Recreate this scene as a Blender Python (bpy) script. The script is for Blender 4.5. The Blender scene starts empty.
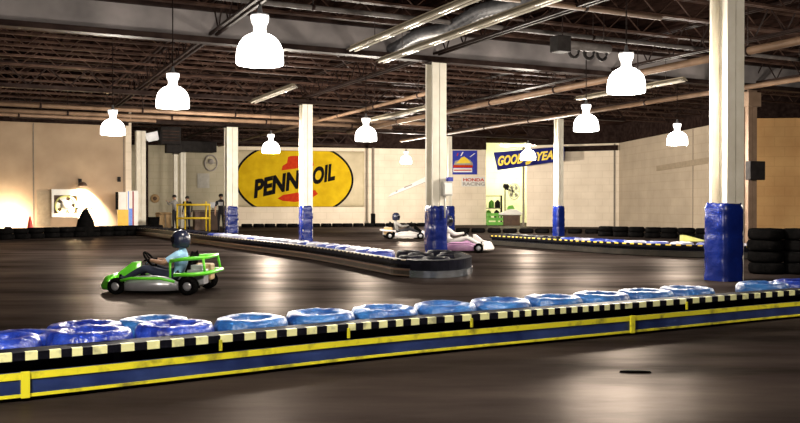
import bpy, bmesh, math, random
from mathutils import Vector, Matrix, noise
random.seed(7)
PI = math.pi
SC = bpy.context.scene
COL = SC.collection
F, CX, HY, H = 860.0, 400.0, 206.0, 1.2      # focal length in pixels, image centre, horizon row, eye height

def at(px, py, d):
    return Vector(((px-CX)/F*d, d, H+(HY-py)/F*d))

# ------------------------------------------------------------------ materials
def mat(name, col, rough=.6, metal=0., col2=None, nscale=6., bump=0., bscale=30., emis=None, estr=0., spec=.5, det=4., lo=.35, hi=.7, coat=0.):
    m = bpy.data.materials.new(name); m.use_nodes = True
    nt = m.node_tree; b = nt.nodes['Principled BSDF']
    b.inputs['Base Color'].default_value = (*col, 1)
    b.inputs['Roughness'].default_value = rough
    b.inputs['Metallic'].default_value = metal
    b.inputs['Specular IOR Level'].default_value = spec
    b.inputs['Coat Weight'].default_value = coat
    tc = nt.nodes.new('ShaderNodeTexCoord')
    if col2 is not None:
        n = nt.nodes.new('ShaderNodeTexNoise'); n.inputs['Scale'].default_value = nscale; n.inputs['Detail'].default_value = det
        r = nt.nodes.new('ShaderNodeValToRGB')
        r.color_ramp.elements[0].position = lo; r.color_ramp.elements[0].color = (*col, 1)
        r.color_ramp.elements[1].position = hi; r.color_ramp.elements[1].color = (*col2, 1)
        nt.links.new(tc.outputs['Object'], n.inputs['Vector']); nt.links.new(n.outputs['Fac'], r.inputs['Fac'])
        nt.links.new(r.outputs['Color'], b.inputs['Base Color'])
    if bump:
        n = nt.nodes.new('ShaderNodeTexNoise'); n.inputs['Scale'].default_value = bscale; n.inputs['Detail'].default_value = 4
        bp = nt.nodes.new('ShaderNodeBump'); bp.inputs['Strength'].default_value = bump; bp.inputs['Distance'].default_value = .03
        nt.links.new(tc.outputs['Object'], n.inputs['Vector']); nt.links.new(n.outputs['Fac'], bp.inputs['Height'])
        nt.links.new(bp.outputs['Normal'], b.inputs['Normal'])
    if emis:
        b.inputs['Emission Color'].default_value = (*emis, 1); b.inputs['Emission Strength'].default_value = estr
    return m

def wall_mat(name, c1, c2, brick=True, noise_amt=.0):
    m = bpy.data.materials.new(name); m.use_nodes = True
    nt = m.node_tree; b = nt.nodes['Principled BSDF']; b.inputs['Roughness'].default_value = .75
    tc = nt.nodes.new('ShaderNodeTexCoord')
    n = nt.nodes.new('ShaderNodeTexNoise'); n.inputs['Scale'].default_value = .9; n.inputs['Detail'].default_value = 8
    r = nt.nodes.new('ShaderNodeValToRGB')
    r.color_ramp.elements[0].position = .3; r.color_ramp.elements[0].color = (*c1, 1)
    r.color_ramp.elements[1].position = .7; r.color_ramp.elements[1].color = (*c2, 1)
    nt.links.new(tc.outputs['Object'], n.inputs['Vector']); nt.links.new(n.outputs['Fac'], r.inputs['Fac'])
    if brick:
        mp = nt.nodes.new('ShaderNodeMapping'); mp.inputs['Rotation'].default_value = (PI/2, 0, 0)
        br = nt.nodes.new('ShaderNodeTexBrick'); br.inputs['Scale'].default_value = 1.
        br.inputs['Color1'].default_value = (1, 1, 1, 1); br.inputs['Color2'].default_value = (.97, .97, .97, 1); br.inputs['Mortar'].default_value = (.90, .89, .87, 1)
        br.inputs['Brick Width'].default_value = .8; br.inputs['Row Height'].default_value = .4; br.inputs['Mortar Size'].default_value = .02
        mx = nt.nodes.new('ShaderNodeMix'); mx.data_type = 'RGBA'; mx.blend_type = 'MULTIPLY'; mx.inputs['Factor'].default_value = 1
        nt.links.new(tc.outputs['Object'], mp.inputs['Vector']); nt.links.new(mp.outputs['Vector'], br.inputs['Vector'])
        nt.links.new(r.outputs['Color'], mx.inputs[6]); nt.links.new(br.outputs['Color'], mx.inputs[7])
        nt.links.new(mx.outputs[2], b.inputs['Base Color'])
    else:
        nt.links.new(r.outputs['Color'], b.inputs['Base Color'])
    return m

def floor_mat():
    m = bpy.data.materials.new('worn_asphalt'); m.use_nodes = True
    nt = m.node_tree; N = nt.nodes.new; L = nt.links.new
    nt.nodes.remove(nt.nodes['Principled BSDF']); out = nt.nodes['Material Output']
    tc = N('ShaderNodeTexCoord')
    mp = N('ShaderNodeMapping'); mp.inputs['Rotation'].default_value = (0, 0, -.45); mp.inputs['Scale'].default_value = (.28, 1.0, 1)
    n1 = N('ShaderNodeTexNoise'); n1.inputs['Scale'].default_value = 1.0; n1.inputs['Detail'].default_value = 9; n1.inputs['Roughness'].default_value = .62
    n3 = N('ShaderNodeTexNoise'); n3.inputs['Scale'].default_value = .23; n3.inputs['Detail'].default_value = 3
    n2 = N('ShaderNodeTexNoise'); n2.inputs['Scale'].default_value = 60; n2.inputs['Detail'].default_value = 3
    r = N('ShaderNodeValToRGB')
    r.color_ramp.elements[0].position = .30; r.color_ramp.elements[0].color = (.005, .0036, .0034, 1)
    r.color_ramp.elements[1].position = .74; r.color_ramp.elements[1].color = (.033, .024, .021, 1)
    fa = N('ShaderNodeMapRange'); fa.inputs['From Min'].default_value = .34; fa.inputs['From Max'].default_value = .66
    fa.inputs['To Min'].default_value = .003; fa.inputs['To Max'].default_value = .075
    ad = N('ShaderNodeMath'); ad.operation = 'MULTIPLY_ADD'; ad.inputs[1].default_value = .5
    ml = N('ShaderNodeMath'); ml.operation = 'MULTIPLY'; ml.inputs[1].default_value = .5
    bp = N('ShaderNodeBump'); bp.inputs['Strength'].default_value = .3; bp.inputs['Distance'].default_value = .004
    df = N('ShaderNodeBsdfDiffuse'); gl = N('ShaderNodeBsdfGlossy'); gl.inputs['Roughness'].default_value = .33; gl.inputs['Color'].default_value = (.95, .84, .76, 1)
    mx = N('ShaderNodeMixShader')
    L(tc.outputs['Object'], mp.inputs['Vector']); L(mp.outputs['Vector'], n1.inputs['Vector']); L(tc.outputs['Object'], n2.inputs['Vector']); L(tc.outputs['Object'], n3.inputs['Vector'])
    L(n3.outputs['Fac'], ml.inputs[0]); L(n1.outputs['Fac'], ad.inputs[0]); L(ml.outputs[0], ad.inputs[2])
    L(ad.outputs[0], fa.inputs['Value']); L(n1.outputs['Fac'], r.inputs['Fac']); L(r.outputs['Color'], df.inputs['Color'])
    L(n2.outputs['Fac'], bp.inputs['Height']); L(bp.outputs['Normal'], gl.inputs['Normal'])
    L(fa.outputs['Result'], mx.inputs['Fac']); L(df.outputs[0], mx.inputs[1]); L(gl.outputs[0], mx.inputs[2]); L(mx.outputs[0], out.inputs['Surface'])
    return m

def deck_mat():
    m = bpy.data.materials.new('corrugated_deck'); m.use_nodes = True
    nt = m.node_tree; b = nt.nodes['Principled BSDF']; b.inputs['Roughness'].default_value = .8; b.inputs['Specular IOR Level'].default_value = 0.
    tc = nt.nodes.new('ShaderNodeTexCoord')
    n = nt.nodes.new('ShaderNodeTexNoise'); n.inputs['Scale'].default_value = .6; n.inputs['Detail'].default_value = 6
    r = nt.nodes.new('ShaderNodeValToRGB')
    r.color_ramp.elements[0].position = .3; r.color_ramp.elements[0].color = (.004, .002, .0016, 1)
    r.color_ramp.elements[1].position = .75; r.color_ramp.elements[1].color = (.032, .018, .014, 1)
    nt.links.new(tc.outputs['Object'], n.inputs['Vector']); nt.links.new(n.outputs['Fac'], r.inputs['Fac']); nt.links.new(r.outputs['Color'], b.inputs['Base Color'])
    return m

M = {}
M['floor'] = floor_mat()
M['deck'] = deck_mat()
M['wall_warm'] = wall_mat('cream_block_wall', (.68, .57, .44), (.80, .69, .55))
M['wall_tan'] = wall_mat('tan_block_wall', (.36, .29, .21), (.45, .365, .27))
M['wall_left'] = wall_mat('tan_panel_wall', (.33, .23, .145), (.44, .32, .21), brick=False)
M['wall_orange'] = wall_mat('ochre_wall', (.50, .27, .10), (.62, .37, .15))
M['wall_pit'] = wall_mat('pit_wall', (.55, .53, .34), (.66, .64, .44))
M['joint'] = mat('wall_joint', (.16, .13, .10), .8, col2=(.22, .18, .14))
M['fascia'] = mat('dark_fascia', (.012, .007, .006), .8, col2=(.03, .019, .016), spec=0.)
M['steel_dark'] = mat('dark_steel_paint', (.012, .007, .006), .5, col2=(.03, .019, .016), nscale=3, spec=.04)
M['steel_brown'] = mat('brown_steel_paint', (.028, .015, .011), .5, col2=(.085, .05, .038), nscale=2, spec=.03)
M['girder_web'] = mat('grey_girder_web', (.12, .11, .11), .6, col2=(.30, .27, .265), nscale=.7, spec=0.)
M['pipe'] = mat('pipe_paint', (.13, .08, .05), .5, col2=(.22, .14, .09), nscale=2, spec=.2)
M['pipe_grey'] = mat('grey_pipe', (.08, .07, .065), .5, col2=(.13, .115, .11), spec=.2)
M['galv'] = mat('galvanised_metal', (.35, .36, .38), .4, .7, col2=(.5, .5, .52), nscale=3)
M['duct_flex'] = mat('flexible_duct_foil', (.06, .06, .066), .5, .3, col2=(.12, .12, .13), nscale=8)
M['tube_off'] = mat('fluorescent_tube_glass', (.5, .46, .38), .3, col2=(.42, .38, .32))
M['fixture'] = mat('fixture_enamel', (.2, .17, .12), .6, col2=(.15, .125, .09), spec=.15)
M['col_white'] = mat('column_white_paint', (.78, .74, .64), .5, col2=(.66, .61, .50), nscale=2.5)
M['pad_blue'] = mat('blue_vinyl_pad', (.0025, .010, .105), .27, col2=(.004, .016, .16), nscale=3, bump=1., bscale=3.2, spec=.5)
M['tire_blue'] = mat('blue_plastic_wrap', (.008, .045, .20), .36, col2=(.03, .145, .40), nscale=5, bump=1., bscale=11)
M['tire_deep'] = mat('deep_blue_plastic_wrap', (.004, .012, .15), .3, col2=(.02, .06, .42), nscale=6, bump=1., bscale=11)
M['tire_white'] = mat('white_plastic_wrap', (.40, .39, .46), .45, col2=(.16, .17, .28), nscale=5, bump=.5, bscale=14)
M['rubber'] = mat('black_rubber', (.003, .003, .003), .9, col2=(.006, .0055, .0055), bump=.3, spec=0.)
M['rubber_shine'] = mat('black_tire_wrap', (.004, .004, .006), .5, col2=(.01, .01, .018), bump=.4, spec=.03)
M['yellow'] = mat('yellow_stripe_paint', (.20, .18, .02), .55, col2=(.74, .68, .02), nscale=7, lo=.3, hi=.48)
M['check_pale'] = mat('pale_yellow_check', (.35, .35, .20), .5, col2=(.80, .80, .40), nscale=8, lo=.3, hi=.45)
M['black_paint'] = mat('black_paint', (.004, .004, .007), .55, col2=(.008, .008, .013), spec=.03)
M['rail_blue'] = mat('dark_blue_rail', (.010, .022, .10), .35, col2=(.04, .07, .23), nscale=3, metal=.2)
M['rail_steel'] = mat('bright_steel_band', (.55, .66, .80), .16, .95, col2=(.6, .68, .75), nscale=3)
M['rail_dark'] = mat('dark_steel_rail', (.012, .010, .008), .4, .0, col2=(.03, .025, .018), nscale=3, spec=.2)
M['lamp'] = mat('lit_acrylic_shade', (.95, .93, .9), .3, emis=(1, .95, .90), estr=5., col2=(.9, .88, .85))
M['lamp_neck'] = mat('lit_lamp_neck', (.9, .88, .86), .35, emis=(1, .93, .86), estr=.9, col2=(.85, .83, .8))
M['white'] = mat('white_enamel', (.82, .80, .76), .4, col2=(.74, .72, .68))
M['cloth_cream'] = mat('cream_banner_cloth', (.46, .38, .24), .7, col2=(.56, .47, .31), nscale=1.5, bump=.4, bscale=2.5)
M['oval_yellow'] = mat('banner_yellow', (.50, .32, .006), .7, col2=(.64, .43, .01), nscale=1.5, bump=.4, bscale=2.5, spec=.05)
M['ink_black'] = mat('banner_black', (.008, .007, .007), .8, col2=(.014, .012, .011), spec=0.)
M['ink_red'] = mat('banner_red', (.42, .025, .008), .7, col2=(.50, .045, .01), spec=.05)
M['sign_blue'] = mat('sign_blue', (.01, .02, .28), .5, col2=(.02, .03, .36))
M['banner_navy'] = mat('banner_navy', (.008, .010, .13), .55, col2=(.012, .016, .2), bump=.3, bscale=3)
M['ink_gold'] = mat('banner_gold', (.75, .52, .03), .6, col2=(.82, .6, .05))
M['ink_white'] = mat('ink_white', (.8, .78, .74), .6, col2=(.74, .72, .68))
M['ink_grey'] = mat('ink_grey', (.28, .25, .23), .6, col2=(.34, .31, .28))
M['kart_green'] = mat('bright_green_plastic', (.10, .62, .02), .3, col2=(.16, .72, .03))
M['kart_white'] = mat('white_kart_plastic', (.78, .74, .72), .3, col2=(.7, .66, .66))
M['kart_pink'] = mat('lilac_kart_plastic', (.42, .22, .40), .35, col2=(.52, .30, .48))
M['kart_silver'] = mat('silver_side_guard', (.5, .5, .54), .3, .6, col2=(.6, .6, .64))
M['tan'] = mat('tan_fuel_tank', (.5, .33, .16), .5, col2=(.58, .4, .2))
M['shirt_blue'] = mat('light_blue_shirt', (.28, .55, .80), .8, col2=(.36, .64, .88))
M['cloth_black'] = mat('black_cloth', (.012, .012, .016), .9, col2=(.02, .02, .026))
M['cloth_grey'] = mat('grey_cloth', (.22, .21, .20), .9, col2=(.3, .29, .27))
M['cloth_white'] = mat('white_cloth', (.7, .67, .64), .85, col2=(.62, .6, .58))
M['denim'] = mat('dark_denim', (.02, .025, .05), .9, col2=(.03, .036, .07))
M['skin'] = mat('skin', (.45, .25, .16), .6, col2=(.5, .29, .19))
M['hair'] = mat('dark_hair', (.012, .008, .006), .7, col2=(.02, .014, .01))
M['helmet'] = mat('dark_blue_helmet', (.015, .018, .04), .25, col2=(.02, .025, .055))
M['visor'] = mat('smoked_visor', (.01, .01, .012), .1, col2=(.015, .015, .018))
M['cardboard'] = mat('cardboard', (.36, .23, .11), .8, col2=(.42, .28, .14))
M['wood_dark'] = mat('dark_brown_wood', (.06, .03, .016), .6, col2=(.10, .05, .026), nscale=4)
M['fence_yellow'] = mat('yellow_rail_paint', (.70, .48, .02), .4, col2=(.78, .55, .03))
M['heater'] = mat('dark_heater_casing', (.012, .010, .010), .6, col2=(.022, .019, .018), spec=.1)
M['cone_red'] = mat('red_cone_plastic', (.6, .04, .03), .5, col2=(.66, .06, .04))
M['drum_blue'] = mat('bright_blue_panel', (.08, .2, .7), .5, col2=(.1, .25, .78))
M['drum_orange'] = mat('orange_yellow_panel', (.75, .42, .02), .5, col2=(.8, .5, .03))
M['maroon'] = mat('maroon_stripe', (.25, .02, .03), .6, col2=(.3, .03, .04))
M['plant_green'] = mat('bright_green_crate', (.10, .36, .03), .5, col2=(.14, .44, .04))
M['col_tan'] = mat('tan_column_paint', (.17, .11, .07), .6, col2=(.24, .16, .11), nscale=3)
M['beige'] = mat('beige_plank', (.26, .20, .13), .7, col2=(.32, .25, .17))
M['lime'] = mat('pale_lime_plastic', (.62, .62, .18), .5, col2=(.7, .7, .26))
M['box_grey'] = mat('grey_box_paint', (.42, .40, .36), .5, col2=(.5, .48, .43))
M['eye'] = mat('eye_dark', (.02, .02, .02), .2, col2=(.03, .03, .03))

# ------------------------------------------------------------------ mesh builder
class MB:
    def __init__(self): self.bm = bmesh.new(); self.mi = 0
    def face(self, pts, mi=None):
        f = self.bm.faces.new([self.bm.verts.new(p) for p in pts]); f.material_index = self.mi if mi is None else mi; return f
    def hexa(self, b, t, mi=None):                       # bottom ring, top ring (each CCW from above)
        vb = [self.bm.verts.new(p) for p in b]; vt = [self.bm.verts.new(p) for p in t]; n = len(b); m = self.mi if mi is None else mi
        fs = [self.bm.faces.new(vb[::-1]), self.bm.faces.new(vt)]
        for i in range(n):
            j = (i+1) % n; fs.append(self.bm.faces.new((vb[i], vb[j], vt[j], vt[i])))
        for f in fs: f.material_index = m
    def box(self, c, s, rz=0., mi=None, R=None):
        c = Vector(c); R = R or Matrix.Rotation(rz, 3, 'Z'); x, y, z = s[0]/2, s[1]/2, s[2]/2
        g = lambda a, b, d: c+R@Vector((a, b, d))
        self.hexa([g(-x,-y,-z), g(x,-y,-z), g(x,y,-z), g(-x,y,-z)], [g(-x,-y,z), g(x,-y,z), g(x,y,z), g(-x,y,z)], mi)
        return self
    def bar(self, a, b, w, h=None, mi=None):             # square bar between two points
        a, b = Vector(a), Vector(b); h = h or w; d = (b-a).normalized()
        up = Vector((0,0,1)) if abs(d.z) < .95 else Vector((1,0,0))
        s = d.cross(up).normalized(); u = s.cross(d)
        r = lambda p: [p-s*w/2-u*h/2, p+s*w/2-u*h/2, p+s*w/2+u*h/2, p-s*w/2+u*h/2]
        self.hexa(r(b), r(a), mi); return self
    def tube(self, pts, r, n=8, mi=None, closed=False, radii=None):
        pts = [Vector(p) for p in pts]; N = len(pts); rings = []; m = self.mi if mi is None else mi
        for i, p in enumerate(pts):
            if closed: d = (pts[(i+1) % N]-pts[i-1]).normalized()
            else: d = (pts[min(i+1, N-1)]-pts[max(i-1, 0)]).normalized()
            up = Vector((0,0,1)) if abs(d.z) < .9 else Vector((1,0,0))
            s = d.cross(up).normalized(); u = s.cross(d); rr = radii[i] if radii else r
            rings.append([self.bm.verts.new(p+(s*math.cos(2*PI*k/n)+u*math.sin(2*PI*k/n))*rr) for k in range(n)])
        for i in range(N if closed else N-1):
            A, B = rings[i], rings[(i+1) % N]
            for k in range(n):
                f = self.bm.faces.new((A[k], A[(k+1) % n], B[(k+1) % n], B[k])); f.material_index = m; f.smooth = True
        if not closed:
            for rg, fl in ((rings[0], 1), (rings[-1], 0)):
                f = self.bm.faces.new(rg[::-1] if fl else rg); f.material_index = m
        return self
    def lathe(self, prof, n=24, c=(0,0,0), axis='Z', mi=None, close=False, smooth=True, R=None):
        c = Vector(c); m = self.mi if mi is None else mi; rings = []
        for (r, z) in prof:
            ring = []
            for k in range(n):
                a = 2*PI*k/n; p = Vector((r*math.cos(a), r*math.sin(a), z))
                if axis == 'Y': p = Vector((p.x, p.z, p.y))
                if axis == 'X': p = Vector((p.z, p.x, p.y))
                if R: p = R@p
                ring.append(self.bm.verts.new(c+p))
            rings.append(ring)
        NR = len(rings)
        for i in range(NR if close else NR-1):
            A, B = rings[i], rings[(i+1) % NR]
            for k in range(n):
                f = self.bm.faces.new((A[k], A[(k+1) % n], B[(k+1) % n], B[k])); f.material_index = m; f.smooth = smooth
        if not close:
            for rg in (rings[0], rings[-1]):
                f = self.bm.faces.new(rg); f.material_index = m
        return self
    def prism(self, poly, a, b, mi=None):                # polygon (2D list) mapped by a(p) and b(p) to the two end faces
        m = self.mi if mi is None else mi
        va = [self.bm.verts.new(a(p)) for p in poly]; vb = [self.bm.verts.new(b(p)) for p in poly]; n = len(poly)
        for f in [self.bm.faces.new(va[::-1]), self.bm.faces.new(vb)]+[self.bm.faces.new((va[i], va[(i+1) % n], vb[(i+1) % n], vb[i])) for i in range(n)]:
            f.material_index = m
        return self
    def build(self, name, mats, parent=None, loc=None, rz=0., bevel=0.):
        if bevel:
            bmesh.ops.bevel(self.bm, geom=self.bm.edges[:], offset=bevel, segments=2, affect='EDGES', profile=.5)
        bmesh.ops.recalc_face_normals(self.bm, faces=self.bm.faces[:])
        me = bpy.data.meshes.new(name); self.bm.to_mesh(me); self.bm.free()
        for m in (mats if isinstance(mats, (list, tuple)) else [mats]): me.materials.append(m)
        o = bpy.data.objects.new(name, me); COL.objects.link(o)
        if parent: o.parent = parent
        if loc is not None: o.location = loc
        o.rotation_euler.z = rz
        return o

def tag(o, label=None, cat=None, group=None, kind=None):
    if label: o['label'] = label
    if cat: o['category'] = cat
    if group: o['group'] = group
    if kind: o['kind'] = kind
    return o
def thing(name, label, cat, loc=(0,0,0), rz=0., group=None):
    o = bpy.data.objects.new(name, None); COL.objects.link(o); o.empty_display_size = .2
    o.location = loc; o.rotation_euler.z = rz
    return tag(o, label, cat, group)
def kids(o): return [c for c in bpy.data.objects if c.parent == o]
def dup(root, loc, rz, label, group=None):
    r = root.copy(); COL.objects.link(r); r.location = loc; r.rotation_euler.z = rz; r['label'] = label
    if group: r['group'] = group
    for ch in kids(root):
        c = ch.copy(); COL.objects.link(c); c.parent = r
        for g in kids(ch):
            d = g.copy(); COL.objects.link(d); d.parent = c
    return r
def struct(o): o['kind'] = 'structure'; return o
ORD = ['first','second','third','fourth','fifth','sixth','seventh','eighth','ninth','tenth','eleventh','twelfth','thirteenth','fourteenth','fifteenth','sixteenth','seventeenth','eighteenth','nineteenth','twentieth',
       'twenty-first','twenty-second','twenty-third','twenty-fourth','twenty-fifth','twenty-sixth','twenty-seventh','twenty-eighth','twenty-ninth','thirtieth','thirty-first','thirty-second','thirty-third','thirty-fourth','thirty-fifth','thirty-sixth','thirty-seventh','thirty-eighth','thirty-ninth','fortieth','forty-first','forty-second','forty-third','forty-fourth','forty-fifth','forty-sixth','forty-seventh','forty-eighth','forty-ninth','fiftieth']

def text_mesh(body, size=1., offset=.0, shear=0., extrude=.004, sx=1.):
    cu = bpy.data.curves.new('lettering', 'FONT'); cu.body = body; cu.size = size; cu.offset = offset; cu.shear = shear; cu.extrude = extrude
    cu.align_x = 'CENTER'; cu.align_y = 'CENTER'; cu.resolution_u = 4
    o = bpy.data.objects.new('lettering', cu); COL.objects.link(o)
    dg = bpy.context.evaluated_depsgraph_get(); dg.update()
    me = bpy.data.meshes.new_from_object(o.evaluated_get(dg))
    bpy.data.objects.remove(o); bpy.data.curves.remove(cu)
    me.transform(Matrix.Diagonal((sx, 1, 1, 1)))
    return me
def put_text(name, me, m, parent, X, Yv, origin):         # mesh xy -> world axes X (right) and Yv (up), origin in the parent's space
    Z = X.cross(Yv)
    me.transform(Matrix((( X.x, Yv.x, Z.x, origin.x), (X.y, Yv.y, Z.y, origin.y), (X.z, Yv.z, Z.z, origin.z), (0,0,0,1))))
    me.materials.clear(); me.materials.append(m)
    o = bpy.data.objects.new(name, me); COL.objects.link(o); o.parent = parent
    return o

# ------------------------------------------------------------------ the hall's axes
U = Vector((-.438, .899, 0)); V = Vector((.899, .438, 0)); YAW = math.atan2(.438, .899)
P0 = Vector((.88, 21.1, 0)); A, B = 9.5, 11.0
def grid(i, j): return P0+U*(A*i)+V*(B*j)
ZB, ZD = 4.72, 5.75                                       # underside of the girders, underside of the deck

# floor
mb = MB(); mb.face([(-34,-4,0), (34,-4,0), (34,70,0), (-34,70,0)]); struct(mb.build('floor', M['floor']))
# corrugated deck: ribs run across the joists
mb = MB()
prof = []
t = -32.
while t < 46:
    prof += [(t, 0), (t+.16, 0), (t+.20, .07), (t+.36, .07)]; t += .40
s0, s1 = -40, 40
row0 = []; row1 = []
for (t, dz) in prof:
    pass
lines = []
for (s_, dz) in [(p[0], p[1]) for p in prof]:
    a = P0+V*s_+U*(-30); b = P0+V*s_+U*50
    lines.append((mb.bm.verts.new((a.x, a.y, ZD+dz)), mb.bm.verts.new((b.x, b.y, ZD+dz))))
for (a, b), (c, d) in zip(lines, lines[1:]): mb.bm.faces.new((a, b, d, c))
struct(mb.build('ceiling', M['deck']))

# ------------------------------------------------------------------ walls
class Wall:
    def __init__(s, p, q):
        s.p = Vector((*p, 0)); s.q = Vector((*q, 0)); s.d = (s.q-s.p).normalized(); s.n = Vector((s.d.y, -s.d.x, 0))   # n faces the camera side
        s.yaw = math.atan2(s.d.y, s.d.x)
    def hit(s, px, py, off=0.):                            # where the ray through a pixel meets the plane lifted off the wall by off
        r = Vector(((px-CX)/F, 1, (HY-py)/F)); o = Vector((0,0,H)); pp = s.p+s.n*off
        k = (pp-o).dot(s.n)/r.dot(s.n); return o+r*k
    def build(s, name, m, zt=ZB+.03, th=.3, z0=0.):
        mb = MB(); L = (s.q-s.p).length
        mb.box((L/2, th/2, (z0+zt)/2), (L, th, zt-z0)); return struct(mb.build(name, m, loc=s.p, rz=s.yaw))
    def fascia(s, name, th=.25):
        mb = MB(); L = (s.q-s.p).length
        mb.box((L/2, th/2-.06, (ZB+.03+ZD)/2+.03), (L, th, ZD-ZB)); return struct(mb.build(name, M['fascia'], loc=s.p, rz=s.yaw))
WB = Wall((-18.3, 49.35), (5.45, 54.5))                   # the long rear wall with the oval banner
pL = Vector((-16.7, 36, 0))
WL = Wall(tuple((pL-V*12)[:2]), tuple((pL+V*5.15)[:2]))    # left wall
WRB = Wall((7.45, 50.6), (12.35, 48.5))                   # rear right, past the pit opening
WR = Wall((12.35, 48.5), (13.95, 34.9))                   # right wall
WF = Wall((13.95, 34.9), (24., 34.0))                     # ochre wall
M['wall_dim'] = wall_mat('dim_block_wall', (.42, .38, .27), (.54, .48, .35))  # left part of the same rear wall; its weaker light put into the colour
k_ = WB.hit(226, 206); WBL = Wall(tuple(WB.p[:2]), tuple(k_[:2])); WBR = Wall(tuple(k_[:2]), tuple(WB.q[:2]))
WBL.build('wall_rear_left', M['wall_dim']); WBR.build('wall_rear', M['wall_warm']); WB.fascia('trim_1')
WL.build('wall_left', M['wall_left']); WL.fascia('trim_2')
WRB.build('wall_rear_right', M['wall_warm']); WRB.fascia('trim_3')
WR.build('wall_right', M['wall_tan']); WR.fascia('trim_4')
WF.build('wall_front_right', M['wall_orange']); WF.fascia('trim_5')
Wret = Wall(tuple(WL.q[:2]), (-18.3, 49.35)); 
mb = MB(); a = WL.q; b = WB.p+WB.d*.3; mid = (a+b)/2; dd = b-a
mb.box((0,0,ZD/2), (dd.length, .25, ZD)); struct(mb.build('wall_left_return', M['wall_warm'], loc=mid, rz=math.atan2(dd.y, dd.x)))
# pit room behind the opening
WP = Wall((4.8, 62), (12.4, 62)); WP.build('wall_pit_rear', M['wall_pit'], zt=ZD)
mb = MB(); mb.box((5.3, 58.3, ZD/2), (.25, 7.6, ZD)); struct(mb.build('wall_pit_left', M['wall_pit']))
mb = MB(); mb.box((10.6, 56.3, ZD/2), (.25, 11.4, ZD)); struct(mb.build('wall_pit_right', M['wall_pit']))
# far side and outer walls closing the hall off frame
mb = MB(); a = WL.p; mb.box((-27.3, 14, ZD/2), (.3, 34, ZD)); struct(mb.build('wall_far_left', M['fascia']))
mb = MB(); mb.box((24., 16, ZD/2), (.3, 38, ZD)); struct(mb.build('wall_far_right', M['fascia']))
# wall joints
def joint(W, px, n, w=.05):
    p = W.hit(px, 206, 0); mb = MB(); mb.box((0, -.004, ZB/2), (w, .03, ZB)); struct(mb.build('trim_%d' % n, M['joint'], loc=(p.x, p.y, 0), rz=W.yaw))
joint(WL, 33.5, 6); joint(WL, 124, 7, .05); joint(WRB, 614.5, 8, .10); joint(WR, 693, 10, .04); joint(WRB, 523.5, 11, .12)
# dark header on the rear right wall
p = WRB.hit(590, 148.5, .1); mb = MB(); mb.box((0,0,0), (3.1, .2, .28)); struct(mb.build('trim_12', M['fascia'], loc=p, rz=WRB.yaw))

# ------------------------------------------------------------------ roof steel
def girder(i):
    c = P0+U*(A*i)
    g = thing('roof_girder', {-1: 'grey steel roof girder nearest the camera, over the nearest padded column',
        0: 'grey steel roof girder over the padded column in the middle of the picture', 1: 'steel roof girder over the column in front of the oval banner',
        2: 'steel roof girder over the column by the left edge of the oval banner', 3: 'farthest steel roof girder, close to the rear wall'}[i], 'girder', (c.x, c.y, 0), YAW)
    L0, L1 = -24, 21
    if i == 3: L0, L1 = -8, 10
    if i == 2: L0, L1 = -9, 17
    if i == 1: L0, L1 = -19, 14
    Lm, L = (L0+L1)/2, L1-L0
    mb = MB(); mb.box((Lm, 0, ZB+.06), (L, .26, .12)); mb.build('bottom_flange', M['steel_dark'], g)
    if i in (-1, 0):
        mb = MB(); mb.box((Lm, 0, ZB+.40), (L, .05, .56)); mb.build('web_plate', M['girder_web'], g)
    else:
        mb = MB(); n = int(L/.55); n -= n % 2
        for k in range(n):
            mb.bar((L0+L*k/n, 0, ZB+(.12 if k % 2 == 0 else .68)), (L0+L*(k+1)/n, 0, ZB+(.68 if k % 2 == 0 else .12)), .045)
        mb.build('web_bars', M['steel_dark'], g)
    mb = MB(); mb.box((Lm, 0, ZB+.73), (L, .26, .10)); mb.build('top_flange', M['steel_dark'], g)
for i in range(-1, 4): girder(i)

def truss(name, label, cat, p, q, zb, zt, step, chord, web, group=None, m='steel_dark', gap=.05):
    p, q = Vector(p), Vector(q); d = (q-p); L = d.length; yaw = math.atan2(d.y, d.x)
    g = thing(name, label, cat, (p.x, p.y, 0), yaw, group)
    mb = MB()
    for s in (-1, 1): mb.box((L/2, s*gap, zb), (L, chord, chord))
    mb.build('bottom_chord', M[m], g)
    mb = MB()
    for s in (-1, 1): mb.box((L/2, s*gap, zt), (L, chord, chord))
    mb.build('top_chord', M[m], g)
    mb = MB(); n = max(2, int(L/step)); n -= n % 2
    for k in range(n):
        a = (L*k/n, 0, zb if k % 2 == 0 else zt); b = (L*(k+1)/n, 0, zt if k % 2 == 0 else zb)
        mb.bar(a, b, web)
    mb.build('web_bars', M[m], g)
    return g
TL = {-16.5: 'far left', -11.: 'left', -5.5: 'left of centre', 0.: 'over the padded column', 5.5: 'right of centre', 11.: 'over the nearest padded column line', 16.5: 'right'}
tn = [('open-web roof truss at the far left of the hall in darkness', -16.5, -16, 12), ('open-web roof truss above the two lamps at left', -11., -20, 19),
      ('open-web roof truss running above the nearest hanging lamp', -5.5, -20, 27.5), ('open-web roof truss carried by the row of tall padded white columns', 0., -20, 30),
      ('open-web roof truss above the two lamps right of centre', 5.5, -20, 30), ('open-web roof truss carried by the slim column before the right wall', 11., -20, 22)]
for lab, s, t0, t1 in tn:
    a = P0+V*s+U*t0; b = P0+V*s+U*t1
    truss('roof_truss', lab, 'truss', (a.x, a.y, 0), (b.x, b.y, 0), ZB+.20, ZD-.18, .42, .055, .025, gap=.07)
k = 0
t = -19.
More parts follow.
